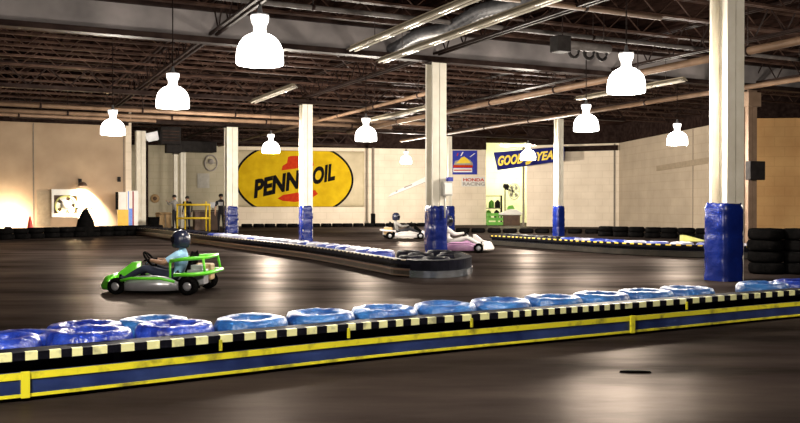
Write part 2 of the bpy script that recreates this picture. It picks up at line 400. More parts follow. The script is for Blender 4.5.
while t < 33:
    if abs((t/A)-round(t/A)) > .06:
        s0, s1 = (-26, 21) if t < 14 else (-17.5, 17.5)
        if t > 17: s0, s1 = -17.5, 14
        if t > 26: s0, s1 = -8, 9
        a = P0+U*t+V*s0; b = P0+U*t+V*s1
        truss('roof_joist', 'brown open-web steel joist running crosswise just under the dark roof deck', 'joist', (a.x, a.y, 0), (b.x, b.y, 0), 5.28, ZD-.05, .5, .05, .022, 'roof joists', 'steel_brown', gap=.045)
    t += 1.62

# pipes under the roof
def pipe(name, label, p, q, r, m='pipe', hang=True, cat='pipe'):
    p, q = Vector(p), Vector(q); mid = p
    g = thing(name, label, cat, p)
    mb = MB(); mb.tube([(0,0,0), q-p], r, 10); mb.build('pipe_run', M[m], g)
    if hang:
        n = max(2, int((q-p).length/3.2))
        for i in range(n):
            mb = MB(); c = (q-p)*((i+.5)/n); mb.tube([c+Vector((0,0,r*.7)), c+Vector((0,0,ZD-.02-p.z))], .012, 5); mb.tube([c+(q-p).normalized()*-.03, c+(q-p).normalized()*.03], r*1.25, 10)
            mb.build('hanger', M['steel_dark'], g)
    return g
def lp(s, t, z): q = P0+V*s+U*t; return Vector((q.x, q.y, z))
pipe('roof_pipe', 'long pale pipe running above the near right lamp towards the picture edge', lp(4.3,-14,4.42), lp(4.3,16,4.42), .085)
pipe('roof_pipe', 'long pale pipe crossing behind the nearest column at the height of its capital', lp(8.8,-12,4.45), lp(8.8,20,4.45), .07)
pipe('roof_pipe', 'thin grey pipe running across the ceiling in front of the middle girder', lp(-16,-3.1,4.98), lp(14,-3.1,4.98), .05, 'pipe_grey')
pipe('roof_pipe', 'upper brown pipe crossing the ceiling above the left wall', lp(-20,13.2,4.62), lp(7,13.2,4.62), .075)
pipe('roof_pipe', 'middle brown pipe crossing the ceiling above the left wall', lp(-20,14.1,4.50), lp(5.5,14.1,4.50), .075)
pipe('roof_pipe', 'lowest brown pipe crossing the ceiling above the left wall', lp(-20,15.1,4.45), lp(-4.,15.1,4.45), .06)
pipe('roof_pipe', 'slim pale pipe running to the rear beside the middle row of columns', lp(1.9,3,4.55), lp(1.9,29,4.55), .06)
pipe('roof_pipe', 'thin pale crosswise pipe above the top left corner of the ceiling', lp(-20,-5.6,4.9), lp(2,-5.6,4.9), .05)
# flexible duct
p = lp(-1.2,-7.5,4.98); q = lp(-1.2,1.,4.98); mb = MB(); pts = []; rad = []
n = 90
for i in range(n+1):
    pts.append((q-p)*(i/n)+Vector((0,0,.05*math.sin(i*.22)))); rad.append(.14+(.016 if i % 2 else -.012))
mb.tube(pts, .14, 12, radii=rad); tag(mb.build('flexible_duct', M['duct_flex'], loc=p), 'grey ribbed flexible duct slung beside the truss near the top centre', 'duct')
# unlit fluorescent strips
def strip(label, s, t0, t1, z, tubes=2, w=.26):
    a = lp(s, t0, z); b = lp(s, t1, z); L = (b-a).length; yaw = math.atan2(U.y, U.x)
    g = thing('fluorescent_fixture', label, 'ceiling light', a, yaw)
    mb = MB(); mb.box((L/2, 0, .06), (L, w*.35, .08)); 
    mb.hexa([(0,-w/2,0), (L,-w/2,0), (L,-w*.2,.06), (0,-w*.2,.06)], [(0,-w/2,.012), (L,-w/2,.012), (L,-w*.2,.072), (0,-w*.2,.072)])
    mb.hexa([(0,w*.2,.06), (L,w*.2,.06), (L,w/2,0), (0,w/2,0)], [(0,w*.2,.072), (L,w*.2,.072), (L,w/2,.012), (0,w/2,.012)])
    mb.build('reflector', M['fixture'], g)
    n = max(1, round(L/1.25))
    for y in (-.06, .06)[:tubes]:
        for i in range(n):
            mb = MB(); x0 = L*i/n+.03; x1 = L*(i+1)/n-.03
            mb.tube([(x0,y,-.01), (x1,y,-.01)], .02, 8); mb.build('tube', M['tube_off'], g)
    for i in (0.15, .85): mb = MB(); mb.tube([(L*i,0,.1), (L*i,0,ZD-z)], .008, 5); mb.build('hanger_rod', M['steel_dark'], g)
strip('long unlit fluorescent strip rising to the top edge left of the middle column', -2.9, -9.5, -1.6, 4.52)
strip('second long unlit fluorescent strip, just right of the first, near the middle column', -1.9, -8.2, -.9, 4.45)
strip('short unlit fluorescent strip between the nearest lamp and the banner column', -2.5, 3.4, 7.2, 4.38)
strip('unlit fluorescent strip left of the middle column, above the banner end', 2.9, 6., 11., 4.35)
strip('unlit fluorescent strip behind the middle column near the blue sign', 4.4, 4.5, 8.5, 4.42)
strip('unlit fluorescent strip between the two lamps right of centre', 6.6, -1.5, 3., 4.5)
# sprinkler and hanging heater cluster by the right lamp
c = at(585, 47, 18.5)
g = thing('unit_heater', 'dark pipe-like radiant heater cluster hanging above and left of the near right lamp', 'heater', c, YAW)
mb = MB(); mb.tube([(-.7,0,0), (.65,0,0)], .10, 12); mb.build('burner_tube', M['pipe_grey'], g)
mb = MB(); mb.box((-.65,0,.0), (.34,.3,.34)); mb.build('burner_box', M['heater'], g, bevel=.02)
for x in (-.3, .1, .45):
    mb = MB(); mb.tube([(x+.13*math.cos(a), 0, -.12+.13*math.sin(a)) for a in [k*PI/6 for k in range(12)]], .035, 6, closed=True); mb.build('pipe_loop', M['heater'], g)
for x in (-.6, .5): mb = MB(); mb.tube([(x,0,.1), (x,0,ZD-c.z-.02)], .012, 5); mb.build('hanger_rod', M['steel_dark'], g)

# ------------------------------------------------------------------ columns
def column(px, loc, label, w=.40, zt=ZB-.004, pad=1.2, pw=.58, padcol='pad_blue', d=None, seed=0, yaw=YAW, pad_off=(0,0)):
    g = thing('support_column', label, 'column', loc, yaw)
    tf = .05
    mb = MB()
    hw = w/2-.008; mb.box((-.008-hw/2,-w/2+tf/2,zt/2), (hw,tf,zt)); mb.box((.008+hw/2,-w/2+tf/2,zt/2), (hw,tf,zt)); mb.box((0,w/2-tf/2,zt/2), (w,tf,zt)); mb.box((0,0,zt/2), (tf,w-2*tf-.002,zt))
    mb.build('steel_shaft', M['col_white'], g)
    mb = MB(); mb.box((0,0,zt-.02), (w+.14,w+.14,.03)); mb.build('cap_plate', M['steel_dark'], g)
    if pad:
        rnd = random.Random(seed); N = 28; nz = 26; c = .09; h = pw/2
        ring = []
        for k in range(N):
            a = 2*PI*k/N; q = 5.; r = h/((abs(math.cos(a))**q+abs(math.sin(a))**q)**(1/q)); ring.append((r*math.cos(a), r*math.sin(a)))
        bm = bmesh.new(); rows = []
        for j in range(nz+1):
            z = pad*j/nz; row = []
            for k, (x, y) in enumerate(ring):
                f = 1+.035*noise.noise(Vector((x*4+seed, y*4, z*7)))+.03*noise.noise(Vector((x*9, y*9+seed, z*16)))
                for zs in (.30, .62, .86):                                    # straps pinch the cover
                    f -= .045*math.exp(-((z/pad-zs)/.022)**2)
                if j >= nz-1: f *= 1-.06*(j-nz+2)
                zz = z+(.035*noise.noise(Vector((x*8, y*8, seed))) if j >= nz-1 else 0)
                row.append(bm.verts.new((x*f+pad_off[0], y*f+pad_off[1], max(0.002, zz))))
            rows.append(row)
        for j in range(nz):
            for k in range(N):
                f = bm.faces.new((rows[j][k], rows[j][(k+1) % N], rows[j+1][(k+1) % N], rows[j+1][k])); f.smooth = True
        # top closes onto the shaft with a ruffle
        inner = [bm.verts.new((x*.70+pad_off[0]*.3, y*.70+pad_off[1]*.3, pad+.03*noise.noise(Vector((x*14, y*14, 2+seed))))) for x, y in ring]
        for k in range(N):
            f = bm.faces.new((rows[nz][k], rows[nz][(k+1) % N], inner[(k+1) % N], inner[k])); f.smooth = True
        mb = MB(); mb.bm.free(); mb.bm = bm; p = mb.build('column_pad', M[padcol], g)
        p['label'] = 'crinkled blue plastic-covered crash pad'
    return g
nearloc = at(726.5, 206, 13.9); nearloc.z = 0
cn = column(0, nearloc, 'nearest white steel column at right with a tall blue crash pad', w=.37, pad=1.24, pw=.49, seed=1, pad_off=(-.05, .01))
cm = column(0, grid(0,0), 'white steel column in the middle of the picture with a blue crash pad', w=.38, pw=.47, seed=2)
column(0, grid(1,0)+Vector((.04,0,0)), 'white steel column standing in front of the oval yellow banner', w=.36, pw=.42, seed=3)
column(0, grid(2,0)+Vector((-.06,0,0)), 'white steel column at the left end of the oval yellow banner', w=.50, pw=.58, seed=4)
column(0, grid(3,0)+Vector((-.2,0,0)), 'bare slim white column behind the yellow guard rail', w=.28, pad=0)
q = at(175.6, 206, 46.); column(0, Vector((q.x, q.y, 0)), 'thin pale column left of the slim one behind the yellow guard rail', w=.18, pad=0, zt=4.0)
column(0, grid(1,1)+Vector((-.25,0,0)), 'slim white column right of centre with a short narrow blue pad', w=.27, pw=.40, seed=5)
column(0, grid(2,1), 'slim white column half hidden behind the middle column', w=.22, pw=.50, seed=6)
cp = column(0, grid(3,1)+Vector((.1,0,0)), 'thin grey pole column in front of the rear wall right of the oval banner', w=.13, pad=.75, pw=.24, padcol='rubber', seed=7)
for o in kids(cp):
    if o.name.startswith('steel_shaft'): o.data.materials[0] = M['joint']
    if o.name.startswith('column_pad'): o['label'] = 'dark foot wrap'
q = at(140.5, 206, 40); column(0, Vector((q.x, q.y, 0)), 'wide pale column at the right end of the left wall', w=.42, pad=0)
q = at(147.2, 206, 41); mb = MB(); mb.tube([(0,0,0), (0,0,4.3)], .06, 8); mb.build('downpipe', M['steel_dark'], None, loc=(q.x, q.y, 0))
tag(bpy.data.objects['downpipe'], 'dark vertical downpipe right beside the wide pale column at left', 'pipe')
cb = column(0, grid(0,1)+Vector((-.25,.1,0)), 'tan column seen just right of the nearest white column', w=.36, pad=0)
for o in kids(cb):
    if o.name.startswith('steel_shaft'): o.data.materials[0] = M['col_tan']
mb = MB(); mb.box((0,0,4.4), (.52,.52,.42)); mb.build('capital', M['col_tan'], cb)
for z, nm in ((2.15, 'a'),):
    q = grid(0,1)+Vector((-.25,.1,0))
mb = MB(); mb.box((-.02,-.30,2.26), (.62,.20,.56)); tag(mb.build('junction_box', M['heater'], None, loc=q, rz=YAW, bevel=.02), 'black electrical box fixed to the tan column right of the nearest column', 'box')
# meter box between the middle column and the pole behind it
q = P0-U*.275+V*.15; q.z = 1.62
g = thing('breaker_box', 'grey electrical breaker box mounted beside the middle padded column', 'box', (q.x, q.y, q.z-.16), YAW)
mb = MB(); mb.box((0,0,.16), (.26,.14,.34)); mb.build('box_body', M['box_grey'], g, bevel=.012)
mb = MB(); mb.box((.0,-.078,.16), (.2,.012,.27)); mb.build('box_door', M['white'], g, bevel=.004)
mb = MB(); mb.box((.07,-.02,.39), (.14,.1,.10)); mb.build('conduit_fitting', M['sign_blue'], g)
mb = MB(); mb.tube([(-.05,0,0), (-.05,0,-.55)], .02, 6); mb.build('conduit', M['box_grey'], g)

# ------------------------------------------------------------------ high-bay lamps
def lamp_proto():
    g = thing('high_bay_lamp', 'x', 'hanging lamp', (0,0,0))
    R = .30; prof = [(.290,0), (.30,.012), (.300,.08), (.296,.15), (.283,.22), (.255,.285), (.210,.34), (.145,.385), (.09,.405)]
    rib = []
    mb = MB(); n = 48; rings = []
    for (r, z) in prof:
        rings.append([mb.bm.verts.new(((r+(.004 if k % 2 else -.004))*math.cos(2*PI*k/n), (r+(.004 if k % 2 else -.004))*math.sin(2*PI*k/n), z)) for k in range(n)])
    for a, b in zip(rings, rings[1:]):
        for k in range(n): mb.bm.faces.new((a[k], a[(k+1) % n], b[(k+1) % n], b[k]))
    mb.bm.faces.new(rings[0]); mb.bm.faces.new(rings[-1])
    mb.build('shade', M['lamp'], g)
    mb = MB(); mb.lathe([(.088,.407), (.082,.45), (.082,.50), (.108,.55), (.118,.60), (.118,.63)], 20); mb.build('ballast_neck', M['lamp_neck'], g)
    mb = MB(); mb.lathe([(.12,.631), (.12,.65), (.04,.67), (.02,.77)], 20); mb.build('top_cap', M['galv'], g)
    return g
LZ = 3.03
lamps = [('hanging lamp nearest the camera, large at the upper left of centre', 260, 65), ('hanging lamp left of the nearest one, second in its row', 173, 108),
         ('hanging lamp farthest left, in front of the tan left wall', 113, 135), ('large hanging lamp at right beside the nearest column', 626, 93),
         ('hanging lamp right of the slim column, left of and below the large right lamp', 586, 131), ('hanging lamp in front of the right wall near the nearest column', 677, 145),
         ('hanging lamp between the banner column and the middle column', 366, 141), ('small hanging lamp over the top of the oval banner', 271, 153),
         ('small hanging lamp covering the middle of the navy banner', 528, 160)]
proto = lamp_proto(); first = True
def put_lamp(loc, lab, W):
    global first
    if first: proto.location = loc; proto['label'] = lab; g = proto; first = False
    else: g = dup(proto, loc, 0, lab)
    mb = MB(); mb.tube([(0,0,.75), (0,0,ZD-loc[2]-.02)], .012, 6); mb.build('suspension_rod', M['steel_dark'], g)
    L = bpy.data.lights.new('lamp_beam', 'POINT'); L.energy = W; L.color = (1,.90,.77); L.shadow_soft_size = .2
    lo = bpy.data.objects.new('lamp_beam', L); COL.objects.link(lo); lo.parent = g; lo.location = (0,0,-.23)
LW = [60, 80, 280, 200, 220, 260, 420, 800, 600]
for (lab, px, py), W in zip(lamps, LW):
    d = (LZ-H)*F/(HY-py); p = at(px, py, d); put_lamp((p.x, p.y, LZ), lab, W)
q = at(406, 164, 45.5); put_lamp((q.x, q.y, 3.45), 'tiny far hanging lamp left of the middle column, by the rear wall', 900)
for (x, y), lab, W in (((.6,6.2), 'hanging lamp above the front track, just over the top of the picture', 45), ((6.3,8.6), 'hanging lamp off to the right of the picture by the front barrier', 45),
                    ((-2.6,2.9), 'hanging lamp over the camera at left, out of the picture', 230), ((11.2,19.), 'hanging lamp off to the right, before the ochre wall', 150)):
    put_lamp((x, y, LZ), lab, W)

# ------------------------------------------------------------------ barriers
def arc_path(pts, step=.12):
    pts = [Vector((*p, 0)) for p in pts]; out = []
    n = len(pts)
    for i in range(n-1):                                   # Catmull-Rom
        p0, p1, p2, p3 = pts[max(i-1,0)], pts[i], pts[i+1], pts[min(i+2,n-1)]
        k = max(2, int((p2-p1).length/.03))
        for j in range(k):
            t = j/k; out.append(.5*((2*p1)+(p2-p0)*t+(2*p0-5*p1+4*p2-p3)*t*t+(3*p1-p0-3*p2+p3)*t**3))
    out.append(pts[-1])
    res = [out[0]]; acc = 0
    for a, b in zip(out, out[1:]):
        acc += (b-a).length
        if acc >= step: res.append(b); acc = 0
    return res
def normals(path):
    ns = []
    for i in range(len(path)):
        d = (path[min(i+1,len(path)-1)]-path[max(i-1,0)]).normalized(); ns.append(Vector((-d.y, d.x, 0)))   # left of travel
    return ns
def strip_box(mb, path, o0, o1, z0, z1, mif=None, i0=0, i1=None):
    ns = normals(path); i1 = len(path)-1 if i1 is None else i1
    A = [[path[i]+ns[i]*o+Vector((0,0,z)) for (o, z) in ((o0,z0),(o0,z1),(o1,z1),(o1,z0))] for i in range(i0, i1+1)]
    vs = [[mb.bm.verts.new(p) for p in r] for r in A]
    for k, (a, b) in enumerate(zip(vs, vs[1:])):
        for e in range(4):
            f = mb.bm.faces.new((a[e], a[(e+1) % 4], b[(e+1) % 4], b[e])); f.material_index = mif(k) if mif else 0
    mb.bm.faces.new(vs[0]); mb.bm.faces.new(vs[-1][::-1])
def along(path, start, spacing):
    pos = []; acc = 0; nxt = start; ns = normals(path)
    for i in range(1, len(path)):
        seg = (path[i]-path[i-1]).length
        while acc+seg >= nxt:
            t = (nxt-acc)/seg; pos.append((path[i-1].lerp(path[i], t), ns[i])); nxt += spacing
        acc += seg
    return pos

# tires
def tire_mesh(name, m, R=.285, r=.13, h=.19, wr=.014, seed=0):
    mb = MB(); prof = []; n = 14
    ro = (R-r)/2; rc = (R+r)/2
    for k in range(n):
        a = 2*PI*k/n; ca, sa = math.cos(a), math.sin(a); q = 3.2
        s = 1/((abs(ca)**q+abs(sa)**q)**(1/q)); prof.append((rc+ro*ca*s, h/2+h/2*sa*s))
    mb.lathe(prof, 40, close=True)
    for v in mb.bm.verts:
        nn = noise.noise(v.co*9+Vector((seed*3.1,0,0)))+.6*noise.noise(v.co*22+Vector((0,seed,0)))
        rad = Vector((v.co.x, v.co.y, 0)).normalized(); c0 = rad*rc+Vector((0,0,h/2)); dv = (v.co-c0)
        v.co = c0+dv*(1+nn*wr*7)
        v.co.z = max(v.co.z, 0.0); 
    o = mb.build(name, m); me = o.data; bpy.data.objects.remove(o); return me
TM = {k: [tire_mesh('wrapped_tire', M[k], seed=s+len(k) % 5) for s in range(3)] for k in ('tire_blue', 'tire_deep', 'tire_white', 'rubber_shine')}
TK = [tire_mesh('bare_tire', M['rubber'], R=.31, r=.15, h=.20, wr=.006, seed=s) for s in range(2)]
def tire(me, loc, lab, group, name='wrapped_tire'):
    o = bpy.data.objects.new(name, me); COL.objects.link(o); o.location = loc; o.rotation_euler.z = random.uniform(0, 6.28)
    return tag(o, lab, 'tire', group)

# front barrier
fp = arc_path([(-4.3,4.15), (-2.4,5.22), (-1.2,6.0), (0,6.78), (2.1,7.95), (4.3,9.2), (6.6,10.4)], .062)
g = thing('track_barrier', 'long front track barrier with yellow edge stripes and black and yellow checks', 'barrier', (0,0,0))
mb = MB(); strip_box(mb, fp, .0, .05, .03, .175); mb.build('lower_rail', M['rail_blue'], g)
mb = MB(); strip_box(mb, fp, -.006, .0, .135, .178); o = mb.build('edge_stripe', M['yellow'], g)
mb = MB(); strip_box(mb, fp, -.006, .0, .026, .046); mb.build('edge_stripe', M['yellow'], g)
mb = MB(); strip_box(mb, fp, .12, .17, .0, .25); mb.build('back_board', M['black_paint'], g)
mb = MB(); strip_box(mb, fp, .0, .20, .262, .30); mb.build('top_rail', M['black_paint'], g)
mb = MB(); strip_box(mb, fp, -.008, .03, .252, .303, mif=lambda k: 0 if k % 2 else 1); mb.build('checked_strip', [M['check_pale'], M['black_paint']], g)
mb = MB(); strip_box(mb, fp, .18, .86, .0, .15); mb.build('base_deck', M['black_paint'], g)
ns = normals(fp)
def near_i(path, px):
    return min(range(len(path)), key=lambda i: abs(CX+F*path[i].x/path[i].y-px))
for px in (26, 631):
    i = near_i(fp, px); p = fp[i]-ns[i]*.01; mb = MB(); mb.box((p.x, p.y, .103), (.05,.02,.16), rz=math.atan2(-ns[i].x, ns[i].y)); mb.build('rail_post', M['yellow'], g)
for px in (223, 689, 345, 470):
    i = near_i(fp, px); p = fp[i]-ns[i]*.012; mb = MB(); mb.box((p.x, p.y, .235), (.02,.012,.075), rz=math.atan2(-ns[i].x, ns[i].y)); mb.build('clip', M['yellow'], g)
for px in (-60, 120, 330, 520, 760):
    i = near_i(fp, px); p = fp[i]+ns[i]*.085; mb = MB(); mb.box((p.x, p.y, .125), (.06,.07,.25), rz=math.atan2(-ns[i].x, ns[i].y)); mb.build('support_bracket', M['black_paint'], g)
row = along([p+n*.53 for p, n in zip(fp, ns)], .35, .605)
vis = []
for i, (p, n) in enumerate(row):
    px = CX+F*p.x/p.y
    if -70 < px < 830: vis.append((p, px))
for i, (p, px) in enumerate(vis):
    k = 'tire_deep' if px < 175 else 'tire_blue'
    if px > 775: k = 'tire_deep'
    if 715 < px < 752: continue
    lab = ('%s blue plastic-wrapped tire from the left end of the front tire row' % ORD[i]) if i < len(vis)//2 else ('%s blue plastic-wrapped tire from the right end of the front tire row' % ORD[len(vis)-1-i])
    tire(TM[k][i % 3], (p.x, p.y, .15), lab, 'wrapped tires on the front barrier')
# small pale marker block on the front barrier
q = at(748.5, 283, 9.75); mb = MB(); mb.box((0,0,.08), (.09,.07,.16)); tag(mb.build('marker_block', M['lime'], loc=(q.x, q.y, .15), rz=.5, bevel=.01), 'small pale block standing between the blue tires beside the nearest column', 'block')
# second row at the left end, in stacks of two
for i, (px, py) in enumerate(((15,329), (80,320), (149,315), (-50,339))):
    d = (H-.35)*F/(py-HY-4); p = at(px, py, d)
    nm = ['second', 'third', 'fourth', 'first'][i]
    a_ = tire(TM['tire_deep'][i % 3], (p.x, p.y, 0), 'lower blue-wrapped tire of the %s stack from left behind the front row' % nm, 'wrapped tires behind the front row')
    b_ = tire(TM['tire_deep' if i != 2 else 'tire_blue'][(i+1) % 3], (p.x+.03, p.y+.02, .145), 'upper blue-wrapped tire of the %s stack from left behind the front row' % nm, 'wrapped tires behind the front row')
    a_.scale.z = b_.scale.z = .76

# middle island barrier
mp = arc_path([(-14.5,39.), (-10.2,34.4), (-6.3,27.), (-2.35,19.8), (-.45,15.5), (-.05,14.55), (.55,14.2), (1.05,14.6), (1.28,15.5), (1.2,16.6)], .1)
mp = mp[::-1]                                             # travel so that the island lies to the left of travel
ns = normals(mp); cen = P0
if (mp[len(mp)//2]+ns[len(mp)//2]-Vector((3,30,0))).length > (mp[len(mp)//2]-ns[len(mp)//2]-Vector((3,30,0))).length:
    mp = mp[::-1]; ns = normals(mp)
g = thing('track_barrier', 'middle track barrier running past the padded columns to a rounded steel nose', 'barrier', (0,0,0))
def isnose(p): return p.y < 15.9 and p.x > .12
nose_i = [i for i, p in enumerate(mp) if isnose(p)]; n0, n1 = min(nose_i), max(nose_i)
spans = [(0, n0), (n1, len(mp)-1)] if n0 > 0 else [(n1, len(mp)-1)]
spans = [(a, b) for a, b in spans if b-a > 1]
for a, b in spans:
    mb = MB(); strip_box(mb, mp, .0, .05, .02, .15, i0=a, i1=b); mb.build('lower_rail', M['rail_dark'], g)
    mb = MB(); strip_box(mb, mp, -.006, .0, .12, .15, i0=a, i1=b); mb.build('edge_stripe', M['wood_dark'], g)
    mb = MB(); strip_box(mb, mp, -.006, .0, .03, .05, i0=a, i1=b); mb.build('edge_stripe', M['wood_dark'], g)
    mb = MB(); strip_box(mb, mp, .0, .16, .22, .30, i0=a, i1=b); mb.build('top_rail', M['black_paint'], g)
    mb = MB(); strip_box(mb, mp, -.004, .02, .285, .303, i0=a, i1=b, mif=lambda k: 0 if k % 2 else 1); mb.build('checked_strip', [M['beige'], M['black_paint']], g)
mb = MB(); strip_box(mb, mp, .08, .14, .0, .25); mb.build('back_board', M['black_paint'], g)
mb = MB(); strip_box(mb, mp, -.03, .06, .01, .125, i0=n0, i1=n1); o = mb.build('nose_band', M['rail_steel'], g); o['label'] = 'shiny curved steel band'
mb = MB(); strip_box(mb, mp, -.01, .16, .13, .30, i0=n0, i1=n1); mb.build('nose_top', M['black_paint'], g)
mb = MB(); strip_box(mb, mp, .15, .80, .0, .15, i0=(n1 if spans and spans[-1][0] == n1 else 0), i1=(len(mp)-1 if spans and spans[-1][0] == n1 else n0)); mb.build('base_deck', M['black_paint'], g)
off = [p+n*.50 for p, n in zip(mp, ns)]
off = [p for p in off if p.y > 16.4 and p.x < 0.6 and p.y < 37]
if off[0].y > off[-1].y: off = off[::-1]
mrow = along(off, .2, .62)
for i, (p, n) in enumerate(mrow):
    px = CX+F*p.x/p.y
    if px > 412: continue
    k = 'tire_white' if (i % 3 != 1 and px < 320) else ('tire_deep' if i % 2 else 'tire_white')
    if px > 330: k = ('tire_deep', 'tire_deep', 'tire_white')[i % 3]
    if px > 385: k = 'rubber_shine'
    if px < 215: k = 'rubber_shine'
    cl = {'tire_white': 'white', 'tire_deep': 'blue', 'rubber_shine': 'black'}[k]
    tire(TM[k][i % 3], (p.x, p.y, .15), '%s %s plastic-wrapped tire along the middle barrier, counting from its nose' % (ORD[i % 50], cl), 'wrapped tires along the middle barrier')
for i, (x, y) in enumerate(((.42,15.0), (.55,15.7), (.35,16.35), (.72,17.1), (.25,17.6), (1.05,18.), (.45,18.6), (1.15,18.9), (.9,19.7), (.2,19.5))):
    tire(TM['rubber_shine'][i % 3], (x, y, 0), '%s black tire lying in the island behind the steel nose' % ORD[i], 'black tires in the island')

# right barrier in front of the rear right wall
rp = arc_path([(2.75,26.4), (4.0,23.8), (5.1,21.6), (6.4,20.1), (8.6,18.9)], .1); ns = normals(rp)
g = thing('track_barrier', 'right track barrier with a checked top edge, running behind the nearest column', 'barrier', (0,0,0))
sg = 1
if (rp[10]+ns[10]).length < (rp[10]-ns[10]).length: sg = -1
def sb(mb, o0, o1, z0, z1, **k): strip_box(mb, rp, sg*o0, sg*o1, z0, z1, **k)
mb = MB(); sb(mb, .0, .05, .02, .15); mb.build('lower_rail', M['rail_dark'], g)
mb = MB(); sb(mb, .08, .14, .0, .25); mb.build('back_board', M['black_paint'], g)
mb = MB(); sb(mb, .0, .16, .22, .30); mb.build('top_rail', M['black_paint'], g)
mb = MB(); sb(mb, -.004, .03, .275, .305, mif=lambda k: 0 if k % 2 else 1); mb.build('checked_strip', [M['ink_gold'], M['black_paint']], g)
mb = MB(); sb(mb, .15, .82, .0, .15); mb.build('base_deck', M['black_paint'], g)
rrow = along([p+n*.5*sg for p, n in zip(rp, ns)], .3, .62)
for i, (p, n) in enumerate(rrow):
    px = CX+F*p.x/p.y
    k = 'rubber_shine' if px < 560 else ('tire_white' if i % 2 else 'tire_deep')
    if px < 650 and px > 560: k = 'tire_deep' if i % 3 else 'tire_white'
    cl = {'tire_white': 'white', 'tire_deep': 'blue', 'rubber_shine': 'black'}[k]
    tire(TM[k][i % 3], (p.x, p.y, .15), '%s %s wrapped tire from the far end of the right barrier' % (ORD[i], cl), 'wrapped tires along the right barrier')
# far black tire walls
def stack_row(p, q, n, hgt, lab, group, jit=.05):
    p, q = Vector((*p, 0)), Vector((*q, 0))
    for i in range(n):
        c = p.lerp(q, i/(n-1))
        for j in range(hgt if not callable(hgt) else hgt(i)):
            tire(TK[(i+j) % 2], (c.x+random.uniform(-jit,jit)*.4, c.y+random.uniform(-jit,jit), j*.201), lab, group, 'bare_tire')
a = at(-12, 206, 30.2); b = at(155, 206, 36.4)
stack_row((a.x, a.y), (b.x, b.y), 13, lambda i: 2, 'black tire in the dark two-high tire wall below the left wall', 'tire wall at left')
a = at(247, 206, 48.2); b = at(432, 206, 51.2)
stack_row((a.x, a.y), (b.x, b.y), 18, 1, 'black tire lying along the foot of the wall under the oval banner', 'tires under the rear wall')
a = at(463, 206, 39.); b = at(592, 206, 37.4)
stack_row((a.x, a.y), (b.x, b.y), 9, 1, 'black tire in the low row before the pit opening', 'tires before the pit')
a = at(606, 206, 34.); b = at(704, 206, 31.)
stack_row((a.x, a.y), (b.x, b.y), 7, 2, 'black tire in the two-high row below the right wall', 'tire wall at right')
a = at(766, 206, 15.3); b = at(905, 206, 15.)
stack_row((a.x, a.y), (b.x, b.y), 5, lambda i: 4, 'black tire in the dark four-high stack at the right edge', 'tire stacks at the right edge', .03)
# pale lime plastic piece by the right wall
q = at(693, 231, 29.3); mb = MB(); mb.prism([(0,0), (1.0,0), (.9,.08), (.12,.35), (0,.34)], lambda p: Vector((p[0]-.5, -.2, p[1])), lambda p: Vector((p[0]-.5, .2, p[1])))
o = mb.build('kart_fairing', M['lime'], loc=(q.x, q.y, .0)); tag(o, 'pale lime plastic fairing lying by the black tires left of the nearest column', 'fairing'); o.scale = (.8,.8,.6)

# ------------------------------------------------------------------ people
def skin_body(name, verts, edges, tags, mats, parent, root=0):
    me = bpy.data.meshes.new('skeleton'); me.from_pydata([v[0] for v in verts], edges, [])
    o = bpy.data.objects.new('skeleton', me); COL.objects.link(o)
    md = o.modifiers.new('Skin', 'SKIN'); md.use_smooth_shade = True; md.branch_smoothing = .3
    sd = me.skin_vertices[0].data
    for i, v in enumerate(verts):
        r = v[1]; sd[i].radius = r if isinstance(r, tuple) else (r, r); sd[i].use_root = (i == root)
    ss = o.modifiers.new('Sub', 'SUBSURF'); ss.levels = 1; ss.render_levels = 1
    dg = bpy.context.evaluated_depsgraph_get(); dg.update()
    out = bpy.data.meshes.new_from_object(o.evaluated_get(dg)); out.name = name
    bpy.data.objects.remove(o)
    out.materials.clear()
    for m in mats: out.materials.append(m)
    segs = [(Vector(verts[a][0]), Vector(verts[b][0]), a, b) for a, b in edges]
    for f in out.polygons:
        c = f.center; best = None
        for A_, B_, ia, ib in segs:
            d = B_-A_; t = max(0, min(1, (c-A_).dot(d)/d.length_squared)); dist = (A_+d*t-c).length
            if best is None or dist < best[0]: best = (dist, ib if t > .5 else ia)
        f.material_index = tags[best[1]]; f.use_smooth = True
    ob = bpy.data.objects.new(name, out); COL.objects.link(ob); ob.parent = parent
    return ob
